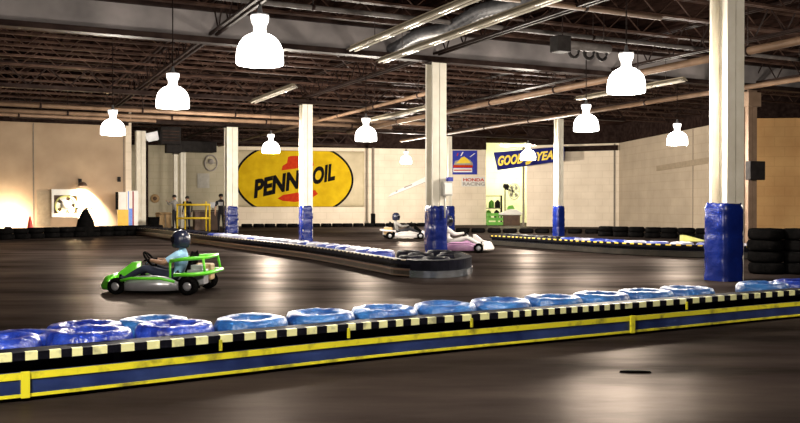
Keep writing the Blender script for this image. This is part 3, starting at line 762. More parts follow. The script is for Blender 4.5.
def person(label, loc, rz, J, shirt, trousers, sleeves_long=False, helmet=False, group=None, gloves=False, print_chest=False, shoe='rubber'):
    """J: joint positions (x forward, y left, z up)"""
    g = thing('person', label, 'person', loc, rz, group)
    mats = [M['skin'], M[shirt], M[trousers], M[shoe]]
    V_, E_, T_ = [], [], []
    def add(p, r, t, par=None):
        V_.append((tuple(p), r)); T_.append(t)
        if par is not None: E_.append((par, len(V_)-1))
        return len(V_)-1
    pel = add(J['pelvis'], (.135,.12), 2)
    wa = add(J['waist'], (.125,.11), 1, pel); ch = add(J['chest'], (.155,.125), 1, wa); nk = add(J['neck'], .06, 1, ch)
    nk2 = add(Vector(J['neck']).lerp(Vector(J['head']), .4), .052, 0, nk)
    hd = add(J['head'], .092, 0, nk2); up = (Vector(J['head'])-Vector(J['neck'])).normalized(); ht = add(Vector(J['head'])+up*.085, .075, 0, hd)
    for s, sd in (('l', 1), ('r', -1)):
        sh = add(J['sh_'+s], .072, 1, ch); el0 = add(Vector(J['sh_'+s]).lerp(Vector(J['el_'+s]), .45), .055, 1, sh); el = add(J['el_'+s], .042, 1 if sleeves_long else 0, el0)
        wr = add(J['wr_'+s], .030, 1 if sleeves_long else 0, el)
        w = Vector(J['wr_'+s]); d = (w-Vector(J['el_'+s])).normalized()
        side = d.cross(Vector((0,0,1))) if abs(d.z) < .8 else Vector((1,0,0)); side.normalize()
        nrm = d.cross(side).normalized()*(1 if abs(d.z) < .8 else sd)
        ht_ = 3 if gloves else 0
        pm = add(w+d*.055, (.036,.022), ht_, wr)
        for k, (o, L) in enumerate(((-.030,.066), (-.010,.078), (.010,.073), (.028,.058))):
            a = add(w+d*.085+side*o, .0095, ht_, pm); b = add(w+d*(.085+L*.5)+side*o*1.1+nrm*.012, .0088, ht_, a); add(w+d*(.085+L*.85)+side*o*1.1+nrm*.036, .0078, ht_, b)
        th = add(w+d*.03-side*.038, .011, ht_, pm); add(w+d*.075-side*.055+nrm*.015, .009, ht_, th)
        hp = add(J['hip_'+s], .095, 2, pel); km = add(Vector(J['hip_'+s]).lerp(Vector(J['kn_'+s]), .5), .082, 2, hp); kn = add(J['kn_'+s], .06, 2, km)
        cf = add(Vector(J['kn_'+s]).lerp(Vector(J['an_'+s]), .35), .055, 2, kn); an = add(J['an_'+s], .042, 2, cf); add(J['toe_'+s], (.042,.035), 3, an)
    body = skin_body('body', V_, E_, T_, mats, g)
    hp = Vector(J['head'])
    # face: nose, ears, eyes, mouth welded into the body mesh
    bm = bmesh.new(); bm.from_mesh(body.data)
    mb = MB(); mb.bm.free(); mb.bm = bm
    mb.prism([(0,.02), (.028,-.012), (0,-.02)], lambda p: hp+Vector((.092+p[0], -.012, p[1])), lambda p: hp+Vector((.092+p[0], .012, p[1])), 0)
    for s in (-1, 1):
        mb.lathe([(.004,-.008), (.022,-.006), (.022,.006), (.004,.008)], 8, hp+Vector((0, s*.094, 0)), 'Y', 0)
        mb.lathe([(.003,0), (.011,.004), (.011,.008), (.003,.012)], 8, hp+Vector((.083, s*.034, .02)), 'X', len(mats))
    mb.box(hp+Vector((.088,0,-.048)), (.012,.042,.008), mi=len(mats))
    bm.to_mesh(body.data); bm.free(); body.data.materials.append(M['eye'])
    if helmet:
        mb = MB(); R = .145
        mb.lathe([(.11,-.125), (.135,-.10), (R,-.02), (.143,.05), (.118,.105), (.07,.142), (.02,.155)], 24, hp+Vector((.0,0,.015))); hm = mb.build('helmet', M[helmet], g)
        mb = MB(); n = 12
        ring = [[hp+Vector((math.cos(a)*.150, math.sin(a)*.150, z)) for a in [(-1.15+2.3*k/n) for k in range(n+1)]] for z in (-.02, .065)]
        for k in range(n): mb.face([ring[0][k], ring[0][k+1], ring[1][k+1], ring[1][k]])
        r2 = [[q+Vector((math.cos(-1.15+2.3*k/n)*.006, math.sin(-1.15+2.3*k/n)*.006, 0)) for k, q in enumerate(rr)] for rr in ring]
        for k in range(n): mb.face([r2[0][k], r2[0][k+1], r2[1][k+1], r2[1][k]])
        mb.build('visor', M['visor'], hm)
    else:
        mb = MB(); mb.lathe([(.104,.0), (.108,.045), (.098,.09), (.07,.125), (.02,.138)], 18, hp+Vector((-.014,0,.0))); 
        mb.build('hair', M['hair'], g)
    if print_chest:
        c = Vector(J['chest']); mb = MB(); mb.box(c+Vector((.140,0,-.02)), (.02,.2,.17)); mb.build('shirt_print', M['cloth_white'], g, bevel=.006)
    return g
STAND = dict(pelvis=(0,0,.93), waist=(0,0,1.10), chest=(0,0,1.32), neck=(-.01,0,1.49), head=(.02,0,1.63), sh_l=(0,.19,1.40), sh_r=(0,-.19,1.40),
    el_l=(-.03,.25,1.13), el_r=(-.03,-.25,1.13), wr_l=(.06,.26,.90), wr_r=(.06,-.26,.90), hip_l=(0,.09,.86), hip_r=(0,-.09,.86), kn_l=(.02,.10,.48), kn_r=(.02,-.10,.48),
    an_l=(-.01,.11,.08), an_r=(-.01,-.11,.08), toe_l=(.15,.13,.04), toe_r=(.15,-.13,.04))
SIT = dict(pelvis=(-.28,0,.24), waist=(-.34,0,.36), chest=(-.36,0,.53), neck=(-.36,0,.66), head=(-.33,0,.79), sh_l=(-.33,.18,.59), sh_r=(-.33,-.18,.59),
    el_l=(-.14,.27,.46), el_r=(-.14,-.27,.46), wr_l=(.08,.155,.49), wr_r=(.08,-.155,.49), hip_l=(-.22,.10,.23), hip_r=(-.22,-.10,.23), kn_l=(.18,.18,.38), kn_r=(.18,-.18,.38),
    an_l=(.52,.16,.20), an_r=(.52,-.16,.20), toe_l=(.60,.16,.27), toe_r=(.60,-.16,.27))
def J2(base, **k): d = dict(base); d.update(k); return d

q = at(221, 206, 39.6); person('person standing in a black shirt with a white chest print, beside the left banner column', (q.x, q.y, 0), -PI/2+.1, STAND, 'cloth_black', 'cloth_black', print_chest=True)
q = at(175, 206, 42.5); person('person in a grey top standing with raised arms left of the yellow guard rail', (q.x, q.y, 0), PI-.4,
    J2(STAND, el_l=(.22,.22,1.26), wr_l=(.40,.10,1.42), el_r=(.22,-.22,1.24), wr_r=(.40,-.10,1.40), head=(.05,0,1.62)), 'cloth_grey', 'cloth_black', sleeves_long=True)
q = at(187.5, 206, 44.5); person('person in dark clothes standing behind the yellow guard rail', (q.x, q.y, 0), -PI/2-.3, J2(STAND, pelvis=(0,0,.90), head=(.03,0,1.58), neck=(0,0,1.45)), 'cloth_black', 'denim', sleeves_long=True)

# ------------------------------------------------------------------ karts
def kart(label, loc, rz, body, accent, pod, tank='tan', hoop=True, hi='kart_green'):
    g = thing('go_kart', label, 'kart', loc, rz)
    # chassis tray
    mb = MB(); mb.box((.02,0,.075), (1.25,.62,.03)); 
    mb.build('floor_tray', M['rail_dark'], g)
    mb = MB()
    for s in (-1, 1): mb.tube([(-.72,s*.30,.10), (-.2,s*.33,.10), (.4,s*.27,.10), (.72,s*.22,.11)], .02, 8)
    mb.tube([(-.62,-.5,.14), (-.62,.5,.14)], .018, 8); mb.tube([(.5,-.42,.13), (.5,.42,.13)], .016, 8)
    mb.build('frame', M['rubber'], g)
    # nose fairing: lofted
    def loft(secs, name, m, cap=True):
        mb = MB(); rows = [[mb.bm.verts.new(p) for p in s] for s in secs]; n = len(secs[0])
        for a, b in zip(rows, rows[1:]):
            for k in range(n): f = mb.bm.faces.new((a[k], a[(k+1) % n], b[(k+1) % n], b[k])); f.smooth = True
        mb.bm.faces.new(rows[0]); mb.bm.faces.new(rows[-1]); return mb.build(name, m, g)
    secs = []
    for k in range(13):
        y = -.50+k/12.; e = 1-(abs(y)/.5)**2.5; xf = .60+.28*e; xb = .60-.02*e; zt = .20+.10*e
        secs.append([(xb,y,.07), (xf,y,.06), (xf+.015,y,.11), (xf-.05,y,.11+(zt-.11)*.7), (xb+.06,y,zt), (xb,y,zt-.02)])
    loft(secs, 'nose_fairing', M[body])
    loft([[(.36,y*.8,.24), (.62,y,.22), (.66,y,.26), (.40,y*.7,.46), (.34,y*.7,.46)] for y in (-.16,-.08,.08,.16)], 'front_panel', M[accent])
    for s in (-1, 1):
        ss = []
        for k in range(9):
            x = -.42+.86*k/8; e = 1-abs((k-4)/4)**3; w = .03+.13*e; h = .12+.10*e
            ss.append([(x, s*.40, .06), (x, s*(.42+w), .06), (x, s*(.43+w), .06+h*.6), (x, s*(.40+w*.6), .06+h), (x, s*.40, .06+h)])
        loft(ss, 'side_pod', M[pod])
        mb = MB(); mb.tube([(-.42,s*.58,.20), (-.2,s*.605,.25), (.25,s*.60,.25), (.45,s*.52,.2)], .022, 8); mb.build('side_bumper', M[hi], g)
    # rear bumper and upper hoop
    mb = MB(); mb.tube([(-.40,-.56,.30), (-.72,-.58,.31), (-.86,-.46,.32), (-.88,0,.32), (-.86,.46,.32), (-.72,.58,.31), (-.40,.56,.30)], .03, 8); mb.build('rear_bumper', M[hi], g)
    if hoop:
        mb = MB(); mb.tube([(-.30,-.42,.50), (-.5,-.44,.53), (-.80,-.40,.55), (-.84,-.2,.555), (-.84,.2,.555), (-.80,.40,.55), (-.5,.44,.53), (-.30,.42,.50)], .028, 8)
        for s in (-1, 1): mb.tube([(-.80,s*.40,.55), (-.84,s*.44,.32)], .02, 8); mb.tube([(-.30,s*.42,.50), (-.28,s*.36,.12)], .018, 8)
        mb.build('roll_hoop', M[hi], g)
    # seat
    ss = []
    for (x, z, w, t) in ((.02,.13,.17,.03), (-.15,.10,.19,.04), (-.33,.11,.20,.05), (-.44,.24,.20,.05), (-.50,.42,.18,.05), (-.54,.58,.15,.04)):
        ss.append([(x-t*.3,-w,z+.06), (x-t,-w*.9,z-.01), (x-t,w*.9,z-.01), (x-t*.3,w,z+.06), (x+.02,w*.8,z+.02), (x+.02,-w*.8,z+.02)])
    loft(ss, 'seat', M['rubber'])
    mb = MB(); mb.box((-.66,.20,.25), (.26,.26,.22)); mb.box((-.66,.20,.39), (.18,.16,.08)); mb.tube([(-.55,.28,.3), (-.8,.34,.3)], .04, 8); mb.build('engine', M['kart_silver'], g, bevel=.01)
    mb = MB(); mb.box((-.64,-.18,.30), (.30,.24,.26)); mb.build('fuel_tank', M[tank], g, bevel=.03)
    # steering
    st = Matrix.Rotation(-.9, 3, 'Y')
    mb = MB(); c = Vector((.16,0,.50)); mb.tube([c+st@Vector((0.14*math.cos(a), .14*math.sin(a), 0)) for a in [k*PI/10 for k in range(20)]], .016, 8, closed=True)
    for a in (0, 2.1, 4.2): mb.tube([c, c+st@Vector((.14*math.cos(a), .14*math.sin(a), 0))], .01, 6)
    w = mb.build('steering_wheel', M['rubber'], g)
    mb = MB(); mb.tube([c, (.48,0,.14)], .014, 8); mb.build('steering_column', M['rail_steel'], g)
    for x, y, wd, r in ((.5,.50,.12,.125), (.5,-.50,.12,.125), (-.62,.53,.19,.135), (-.62,-.53,.19,.135)):
        mb = MB(); h = wd/2
        mb.lathe([(r*.5,-h), (r*.85,-h), (r,-h*.7), (r,h*.7), (r*.85,h), (r*.5,h)], 24, axis='Y', close=True); wh = mb.build('wheel', M['rubber'], g, loc=(x, y, r))
        mb = MB(); mb.lathe([(.02,-h*.7), (r*.52,-h*.8), (r*.52,h*.8), (.02,h*.7)], 16, axis='Y'); mb.build('rim', M['kart_silver'], wh)
    return g
q = at(160, 206, 12.1)
kart('bright green go-kart racing left across the dark track', (q.x, q.y, 0), PI-.06, 'kart_green', 'kart_green', 'kart_silver').scale = (.9,.9,.9)
person('person in a light blue shirt and dark helmet driving the green kart', (q.x, q.y, 0), PI-.06, SIT, 'shirt_blue', 'denim', helmet='helmet', gloves=True).scale = (.9,.9,.9)
q = at(460, 206, 22.5)
kart('white and lilac go-kart emerging from behind the middle padded column', (q.x, q.y, 0), -.12, 'kart_white', 'kart_white', 'kart_pink', hoop=False, hi='kart_pink', tank='kart_white')
person('person in white driving the white and lilac kart behind the middle column', (q.x, q.y, 0), -.12, SIT, 'cloth_white', 'cloth_white', sleeves_long=True, helmet='helmet', gloves=True)
q = at(405, 206, 31.5)
kart('far white go-kart on the rear track left of the middle column', (q.x, q.y, 0), .12, 'kart_white', 'rubber', 'kart_white', hoop=False, hi='kart_white', tank='tan')
person('person in dark clothes driving the far white kart', (q.x, q.y, 0), .12, SIT, 'cloth_grey', 'cloth_black', sleeves_long=True, helmet='helmet', gloves=True)

# ------------------------------------------------------------------ oval banner on the rear wall
def on_wall(W, px, py, off):                              # local wall coordinates (along, up)
    p = W.hit(px, py, off); return (p-W.p).dot(W.d), p.z
class Board:
    """a flat thing fixed on a wall: local x along the wall, z up, y<0 towards the hall"""
    def __init__(s, name, label, cat, W, px, py, off=.02):
        s.W = W; s.x0, s.z0 = on_wall(W, px, py, off); s.off = off
        s.o = thing(name, label, cat, W.p+W.d*s.x0+W.n*off+Vector((0,0,s.z0)), W.yaw)
    def loc(s, px, py): x, z = on_wall(s.W, px, py, s.off); return (x-s.x0, z-s.z0)
    def poly(s, name, pts, m, y=0., th=.01, label=None, parent=None):
        mb = MB(); mb.prism(pts, lambda p: Vector((p[0], y, p[1])), lambda p: Vector((p[0], y-th, p[1]))); o = mb.build(name, M[m], parent or s.o)
        if label: o['label'] = label
        return o
    def rect(s, name, px0, py0, px1, py1, m, **k):
        pts = [s.loc(px0,py1), s.loc(px1,py1), s.loc(px1,py0), s.loc(px0,py0)]; return s.poly(name, pts, m, **k)
    def text(s, name, body, px, py, hpx_cap, wpx, m, y=-.03, rot=0., off=.0, shear=0.):
        x, z = s.loc(px, py); x2, z2 = s.loc(px+wpx, py-hpx_cap); w, h = abs(x2-x), abs(z2-z)
        me = text_mesh(body, 1., off, shear); xs = [v.co.x for v in me.vertices]; ys = [v.co.y for v in me.vertices]
        cx, cy = (min(xs)+max(xs))/2, (min(ys)+max(ys))/2
        me.transform(Matrix.Diagonal((w/(max(xs)-min(xs)), h/(max(ys)-min(ys)), 1, 1))@Matrix.Translation((-cx,-cy,0)))
        X = Vector((math.cos(rot),0,math.sin(rot))); Y = Vector((-math.sin(rot),0,math.cos(rot)))
        # letters stay upright (a sheared climb) rather than turned
        Y = Vector((0,0,1)); X = Vector((1,0,math.tan(rot)))
        return put_text(name, me, M[m], s.o, X, Y, Vector((x, y, z)))
def ell(cx, cz, a, b, x0, x1, z0, z1, n=96):
    pts = []
    for k in range(n):
        t = 2*PI*k/n; x, z = cx+a*math.cos(t), cz+b*math.sin(t); pts.append((min(max(x,x0),x1), min(max(z,z0),z1)))
    out = []
    for p in pts:
        if not out or (abs(p[0]-out[-1][0])+abs(p[1]-out[-1][1])) > 1e-4: out.append(p)
    return out
bn = Board('wall_banner', 'huge cream banner with a yellow oval PENNZOIL emblem on the rear wall', 'banner', WB, 297, 179, .04)
(x0, z0), (x1, z1) = bn.loc(233, 207), bn.loc(364.5, 151.5)
# slightly wavy cloth
mb = MB(); nx, nz = 40, 14; vv = [[mb.bm.verts.new((x0+(x1-x0)*i/nx, .012*noise.noise(Vector((i*.35, j*.5, 0)))+.005, z0+(z1-z0)*j/nz)) for i in range(nx+1)] for j in range(nz+1)]
for j in range(nz):
    for i in range(nx): f = mb.bm.faces.new((vv[j][i], vv[j][i+1], vv[j+1][i+1], vv[j+1][i])); f.smooth = True
o = mb.build('banner_cloth', M['cloth_cream'], bn.o); sm = o.modifiers.new('Solid', 'SOLIDIFY'); sm.thickness = .006
cx, cz = bn.loc(295, 179.5); a_ = bn.loc(353.5,179.5)[0]-cx; b_ = abs(bn.loc(295,141)[1]-cz)
bn.poly('oval_outline', ell(cx, cz, a_, b_, x0, x1, z0+.01, z1-.01), 'ink_black', y=-.02, th=.006)
bn.poly('oval_field', ell(cx, cz, a_-.13, b_-.13, x0, x1, z0+.02, z1-.02), 'oval_yellow', y=-.028, th=.006)
bn.poly('red_emblem', [bn.loc(*p) for p in ((281.5,170.5), (282.5,166), (287,163), (288,157), (291,156), (297,156), (306,154.5), (308,160), (313,162), (314,165.5), (300,168))], 'ink_red', y=-.036, th=.006)
bn.poly('red_emblem', [bn.loc(*p) for p in ((277.5,198.5), (283,195), (300,192), (315,190), (318,194), (308,200), (295,202), (283,201))], 'ink_red', y=-.036, th=.006)
for body, pa, pb in (('PENN', 254.2, 299.6), ('Z', 300.6, 311.2), ('OIL', 312.4, 335)):
    pc = (pa+pb)/2; bn.text('lettering', body, pc, 189.-(pc-254.2)*.216, 18.6-(pc-254)*.018, pb-pa, 'ink_black', y=-.045, rot=math.radians(13), off=.05, shear=.10)
# blue and red sign
sg_ = Board('wall_sign', 'square blue sign with yellow crest and red bands on the rear wall', 'sign', WB, 465, 162, .03)
sg_.rect('sign_panel', 452.5, 150.5, 477, 174.5, 'sign_blue', y=.01, th=.03)
sg_.poly('crest', [sg_.loc(*p) for p in ((453.5,165), (455,161), (459,160), (462,157), (465,158), (470,160), (472.5,163), (473,165.5))], 'ink_grey', y=-.022, th=.006)
sg_.poly('crest', [sg_.loc(*p) for p in ((455.5,163.4), (458,161.4), (461,157.8), (464,156.5), (467,158.6), (471,163.2))], 'ink_gold', y=-.03, th=.006)
sg_.rect('red_band', 453.2, 165, 472.5, 167.6, 'ink_red', y=-.022, th=.006)
sg_.rect('white_band', 453.2, 168.2, 472, 172.2, 'ink_white', y=-.022, th=.006)
sg_.rect('red_band', 453.8, 169.6, 471.4, 170.8, 'ink_red', y=-.030, th=.006)
sg_.poly('white_slash', [sg_.loc(*p) for p in ((460.2,156), (461.4,156), (463.4,152), (462.2,152))], 'ink_white', y=-.022, th=.006)
sg_.poly('white_slash', [sg_.loc(*p) for p in ((469.4,157), (470.6,157), (475.2,153.4), (474,153.4))], 'ink_white', y=-.022, th=.006)
sg_.poly('white_slash', [sg_.loc(*p) for p in ((456.5,156), (457.5,156), (458.5,153), (457.5,153))], 'ink_red', y=-.022, th=.006)
hs = Board('wall_lettering', 'red HONDA lettering over grey RACING on the rear wall end', 'sign', WB, 473.5, 181, .012)
hs.rect('backing', 461.5, 177, 485.5, 186.5, 'cloth_white', y=.008, th=.008)
hs.text('lettering', 'HONDA', 473.8, 179.8, 3.0, 21, 'ink_red', y=-.008, off=.03)
hs.text('lettering', 'RACING', 473.8, 184, 3.4, 22, 'ink_grey', y=-.008, off=.03)
# pale slanted board
pl = Board('wall_plank', 'pale slanted board with small dark marks on the rear wall left of the middle column', 'board', WB, 408, 188, .03)
pl.poly('board', [pl.loc(*p) for p in ((388,197), (391,193.5), (426,176.5), (426,181.5))], 'white', y=.01, th=.04)
for a in ((404,188.2,412,185.2), (395.5,192.3,397.5,191.4)):
    pl.poly('dark_mark', [pl.loc(a[0],a[1]), pl.loc(a[2],a[3]), pl.loc(a[2],a[3]-1.3), pl.loc(a[0],a[1]-1.3)], 'ink_grey', y=-.032, th=.006)
pl.poly('painted_edge_shadow', [pl.loc(*p) for p in ((388,197.4), (426,182.), (426,181.6), (388,197.))], 'ink_grey', y=.01, th=.02)  # grey strip paints the shadow along the board's lower edge
# round emblem and grey notice on the wall left of the column
em = Board('wall_emblem', 'round grey ring emblem with a cross on the wall left of the banner', 'sign', WB, 211, 163, .02)
cx, cz = em.loc(211, 163)
mb = MB(); mb.tube([(.36*math.cos(a), -.01, .46*math.sin(a)) for a in [k*PI/16 for k in range(32)]], .05, 6, closed=True); mb.build('ring', M['ink_grey'], em.o)
mb = MB(); mb.bar((-.3,-.01,0), (.3,-.01,0), .04, .06); mb.build('cross_bar', M['ink_grey'], em.o)
mb = MB(); mb.lathe([(.02,-.02), (.17,-.02), (.17,.0), (.02,.0)], 20, (0,-.01,.08), 'Y'); mb.build('hub_disc', M['ink_grey'], em.o)
nb = Board('notice_board', 'plain grey notice panel on the wall below the ring emblem', 'board', WB, 203, 181, .02)
nb.rect('panel', 197.5, 173.5, 209.5, 188, 'box_grey', y=.01, th=.03)
rb = Board('wall_target', 'small round tan disc on the wall left of the yellow guard rail', 'sign', WB, 155, 198.5, .03)
mb = MB(); mb.lathe([(.02,-.03), (.22,-.03), (.26,0), (.02,0)], 20, (0,0,0), 'Y'); mb.build('disc', M['cardboard'], rb.o)
mb = MB(); mb.lathe([(.02,-.04), (.11,-.04), (.12,-.031), (.02,-.031)], 16, (0,0,0), 'Y'); mb.build('centre_disc', M['wood_dark'], rb.o)

# navy banner across the pit opening
a = at(493.5, 152.5, 51.3); b = at(564, 146.3, 48.9); cbot = at(497.5, 170.2, 51.3); dbot = at(564, 160.6, 48.9)
g = thing('hanging_banner', 'long navy banner with yellow GOODYEAR lettering hung above the pit opening', 'banner', a)
mb = MB(); n = 30; top = []; bot = []
for i in range(n+1):
    t = i/n; w = Vector((0, .05*math.sin(t*11), 0)); top.append(a.lerp(b, t)+w-a); bot.append(cbot.lerp(dbot, t)+w*1.6-a)
for i in range(n):
    f = mb.face([bot[i], bot[i+1], top[i+1], top[i]]); f.smooth = True
bmesh.ops.remove_doubles(mb.bm, verts=mb.bm.verts[:], dist=1e-4)
o = mb.build('banner_cloth', M['banner_navy'], g); sm = o.modifiers.new('Solid', 'SOLIDIFY'); sm.thickness = .01; sm.offset = 0
X = ((b+dbot)/2-(a+cbot)/2); up = Vector((0,0,1))
def gtext(body, px0, px1, slope_d=-.11):
    pc = (px0+px1)/2; t = (pc-495)/77.; d = 51.3+(48.6-51.3)*t
    ytop = 152.5+(145.5-152.5)*t; ybot = 170.5+(159.5-170.5)*t
    c = at(pc, (ytop+ybot)/2, d-.16); w = (px1-px0)/F*d; h = (ybot-ytop)*.58/F*d
    me = text_mesh(body, 1., .035, .25); xs = [v.co.x for v in me.vertices]; ys = [v.co.y for v in me.vertices]
    me.transform(Matrix.Diagonal((w/(max(xs)-min(xs)), h/(max(ys)-min(ys)), 1, 1))@Matrix.Translation((-(min(xs)+max(xs))/2, -(min(ys)+max(ys))/2, 0)))
    Xd = Vector((X.x, X.y, 0)).normalized(); Xd = Vector((Xd.x, Xd.y, X.z/Vector((X.x, X.y)).length))
    put_text('lettering', me, M['ink_gold'], g, Xd, up, c-a)
gtext('GOOD', 496.5, 525); gtext('YEAR', 535.5, 560)
c = at(531.5, 160.5, 49.7)-a
mb = MB(); mb.prism([(-.34,-.25), (-.1,-.2), (.1,.05), (.36,.22), (.05,.16), (-.15,0), (-.36,-.1)], lambda p: c+Vector((p[0],0,p[1])), lambda p: c+Vector((p[0],-.02,p[1]))); mb.build('winged_mark', M['ink_gold'], g)
# diagonal cable from the banner corner
mb = MB(); q0 = at(556, 162, 50.0); q1 = at(534, 189, 50.6); mb.tube([(0,0,0), q1-q0], .012, 5)

# ------------------------------------------------------------------ pit opening contents
q = at(505, 186, 55.5)
g = thing('pedestal_fan', 'large grey round pedestal fan inside the bright pit opening', 'fan', (q.x, q.y, 0), 0)
mb = MB(); mb.lathe([(.02,0), (.34,0), (.34,.05), (.05,.09)], 20); mb.build('base', M['heater'], g)
mb = MB(); mb.tube([(0,0,.08), (0,0,q.z-.1)], .035, 8); mb.build('pole', M['heater'], g)
mb = MB()
for r in (.52, .38, .24): mb.tube([(.55+r*math.cos(a)*.75, -.25+r*math.cos(a)*.4, q.z-.35+r*math.sin(a)) for a in [k*PI/14 for k in range(28)]], .022, 5, closed=True)
for k in range(10):
    a = k*2*PI/10; mb.bar((.55,-.25,q.z-.35), (.55+.52*math.cos(a)*.75, -.25+.52*math.cos(a)*.4, q.z-.35+.52*math.sin(a)), .015)
mb.build('guard', M['ink_grey'], g)
mb = MB()
for k in range(4):
    a = k*PI/2+.4; e = Vector((math.cos(a)*.75, math.cos(a)*.4, math.sin(a))); e2 = Vector((math.cos(a+.6)*.75, math.cos(a+.6)*.4, math.sin(a+.6))); c = Vector((.55,-.22,q.z-.35))
    mb.hexa([c, c+e*.45, c+e2*.45], [c+Vector((0,.04,0)), c+e*.45+Vector((0,.05,0)), c+e2*.45+Vector((0,.02,0))])
mb.build('blade_set', M['box_grey'], g)
mb = MB(); mb.bar((0,0,q.z-.15), (.5,-.2,q.z-.35), .12); mb.lathe([(.02,-.2), (.15,-.15), (.15,.15), (.02,.2)], 12, (.05,-.1,q.z-.02), 'X'); mb.build('motor', M['heater'], g)
q = at(497, 220, 54.)
g = thing('storage_crate', 'bright green slatted crate standing in the pit opening', 'crate', (q.x, q.y, 0))
mb = MB()
for z in (.10, .38, .66): 
    for y in (-.35, .35): mb.box((0,y,z), (1.25,.04,.18))
    for x in (-.6, .6): mb.box((x,0,z), (.04,.66,.18))
for x in (-.6, 0, .6):
    for y in (-.36, .36): mb.box((x,y,.38), (.08,.05,.76))
mb.box((0,0,.03), (1.2,.66,.04)); mb.build('crate_body', M['plant_green'], g)
q = at(493, 203, 57.)
g = thing('tool_rack', 'dark metal tool rack standing behind the green crate', 'rack', (q.x, q.y, 0))
for x in (-.55, .55): mb = MB(); mb.box((x,0,.95), (.07,.5,1.9)); mb.build('upright', M['heater'], g)
for z in (.4, 1.05, 1.86): mb = MB(); mb.box((0,0,z), (1.1,.5,.05)); mb.build('shelf', M['heater'], g)
q = at(493, 203, 57.)
for i, (x, z, m_, lab) in enumerate(((-.3,.427,'plant_green','green canister on the low shelf of the dark tool rack'), (.25,.427,'heater','black canister on the low shelf of the dark tool rack'), (-.1,1.077,'plant_green','green canister on the middle shelf of the dark tool rack'), (.3,1.077,'heater','black canister on the middle shelf of the dark tool rack'))):
    mb = MB(); mb.lathe([(.02,0), (.17,0), (.18,.05), (.18,.36), (.1,.46), (.06,.46), (.06,.52), (.02,.52)], 16); tag(mb.build('canister', M[m_], loc=(q.x+x, q.y, z)), lab, 'canister', 'canisters on the tool rack')
q = at(511.5, 212, 53.4)
g = thing('kart_shell', 'pale kart bodywork with green trim resting on a stand beside the crate', 'kart body', (q.x, q.y, 0))
mb = MB()
mb.box((0,0,.29), (1.0,.5,.58)); mb.box((0,0,.61), (1.1,.56,.05)); mb.build('stand', M['wood_dark'], g)
mb = MB(); mb.prism([(-.75,.645), (.6,.645), (.7,.78), (.3,.98), (-.1,1.02), (-.45,.86), (-.8,.74)], lambda p: Vector((p[0],-.25,p[1])), lambda p: Vector((p[0],.25,p[1]))); mb.build('shell', M['white'], g, bevel=.03)
mb = MB(); mb.prism([(-.3,1.0), (.2,1.01), (.05,1.25), (-.2,1.22)], lambda p: Vector((p[0],-.12,p[1])), lambda p: Vector((p[0],.12,p[1]))); mb.build('trim', M['plant_green'], g, bevel=.02)
# lit tube in the pit
g = thing('pit_light', 'lit ceiling tube inside the pit room behind the navy banner', 'ceiling light', (8.0, 58.2, 5.3))
mb = MB(); mb.box((0,0,.05), (2.4,.3,.06)); mb.build('reflector', M['fixture'], g)
M['tube_on'] = mat('lit_tube', (.9,.95,.8), .3, emis=(1,.98,.72), estr=260., col2=(.9,.9,.8))
for y in (-.07, .07): mb = MB(); mb.tube([(-1.15,y,0), (1.15,y,0)], .03, 8); mb.build('tube', M['tube_on'], g)
for x in (-1, 1): mb = MB(); mb.tube([(x,0,.08), (x,0,.43)], .01, 5); mb.build('hanger_rod', M['steel_dark'], g)

# ------------------------------------------------------------------ right wall plank
mb = MB(); p = WR.hit(657, 168.5, .04); q = WR.hit(722, 162.5, .04); q.z = p.z+.15
d = q-p; mb.bar((0,0,0), d, .08, .26); tag(mb.build('wall_beam', M['beige'], loc=p), 'tan wooden beam fixed along the right wall left of the nearest column', 'beam')

# ------------------------------------------------------------------ left wall
fb = Board('exhaust_fan', 'white square exhaust fan with a round blade guard on the left wall', 'fan', WL, 65, 204, .05)
def wl(px, py): return fb.loc(px, py)
pts0 = [wl(51.5,217), wl(78.5,217), wl(78.5,189.5), wl(51.5,189.5)]
(xa, za), (xb, zb) = wl(51.5,217), wl(78.8,189.5); (ia, ja), (ib, jb) = wl(53.6,213.5), wl(77.2,195.3)
mb = MB()
for (X0, Z0, X1, Z1) in ((xa,za,xb,ja), (xa,jb,xb,zb), (xa,ja,ia,jb), (ib,ja,xb,jb)): mb.box(((X0+X1)/2, -.09, (Z0+Z1)/2), (X1-X0, .22, Z1-Z0))
mb.build('frame', M['white'], fb.o)
mb = MB(); mb.box(((ia+ib)/2, 0, (ja+jb)/2), (ib-ia, .03, jb-ja)); mb.build('back_panel', M['wood_dark'], fb.o)
fc = ((ia+ib)/2, (ja+jb)/2-.05); R = (ib-ia)*.43
mb = MB(); mb.tube([(fc[0]+R*math.cos(a), -.12, fc[1]+R*math.sin(a)) for a in [k*PI/18 for k in range(36)]], .04, 6, closed=True); mb.build('guard_ring', M['lime'], fb.o)
for k in range(5):
    mb = MB(); a0 = k*2*PI/5+.25; sec = [(fc[0]+r*math.cos(a0+dt), fc[1]+r*math.sin(a0+dt)) for r, dt in ((.1,0), (R*.95,-.05), (R*.97,.35), (R*.93,.78), (.1,.6))]
    mb.prism(sec, lambda p: Vector((p[0], -.05, p[1])), lambda p: Vector((p[0], -.075, p[1]))); mb.build('blade', M['white'], fb.o)
mb = MB(); mb.lathe([(.02,-.16), (.2,-.14), (.22,-.05), (.02,-.04)], 18, (fc[0],0,fc[1]), 'Y'); mb.build('hub', M['ink_grey'], fb.o)
tp = Board('wall_panel', 'tan plain panel on the left wall beside the white exhaust fan', 'panel', WL, 44, 205, .01)
tp.rect('panel', 36.5, 190.5, 50.5, 226, 'beige', y=.008, th=.03)
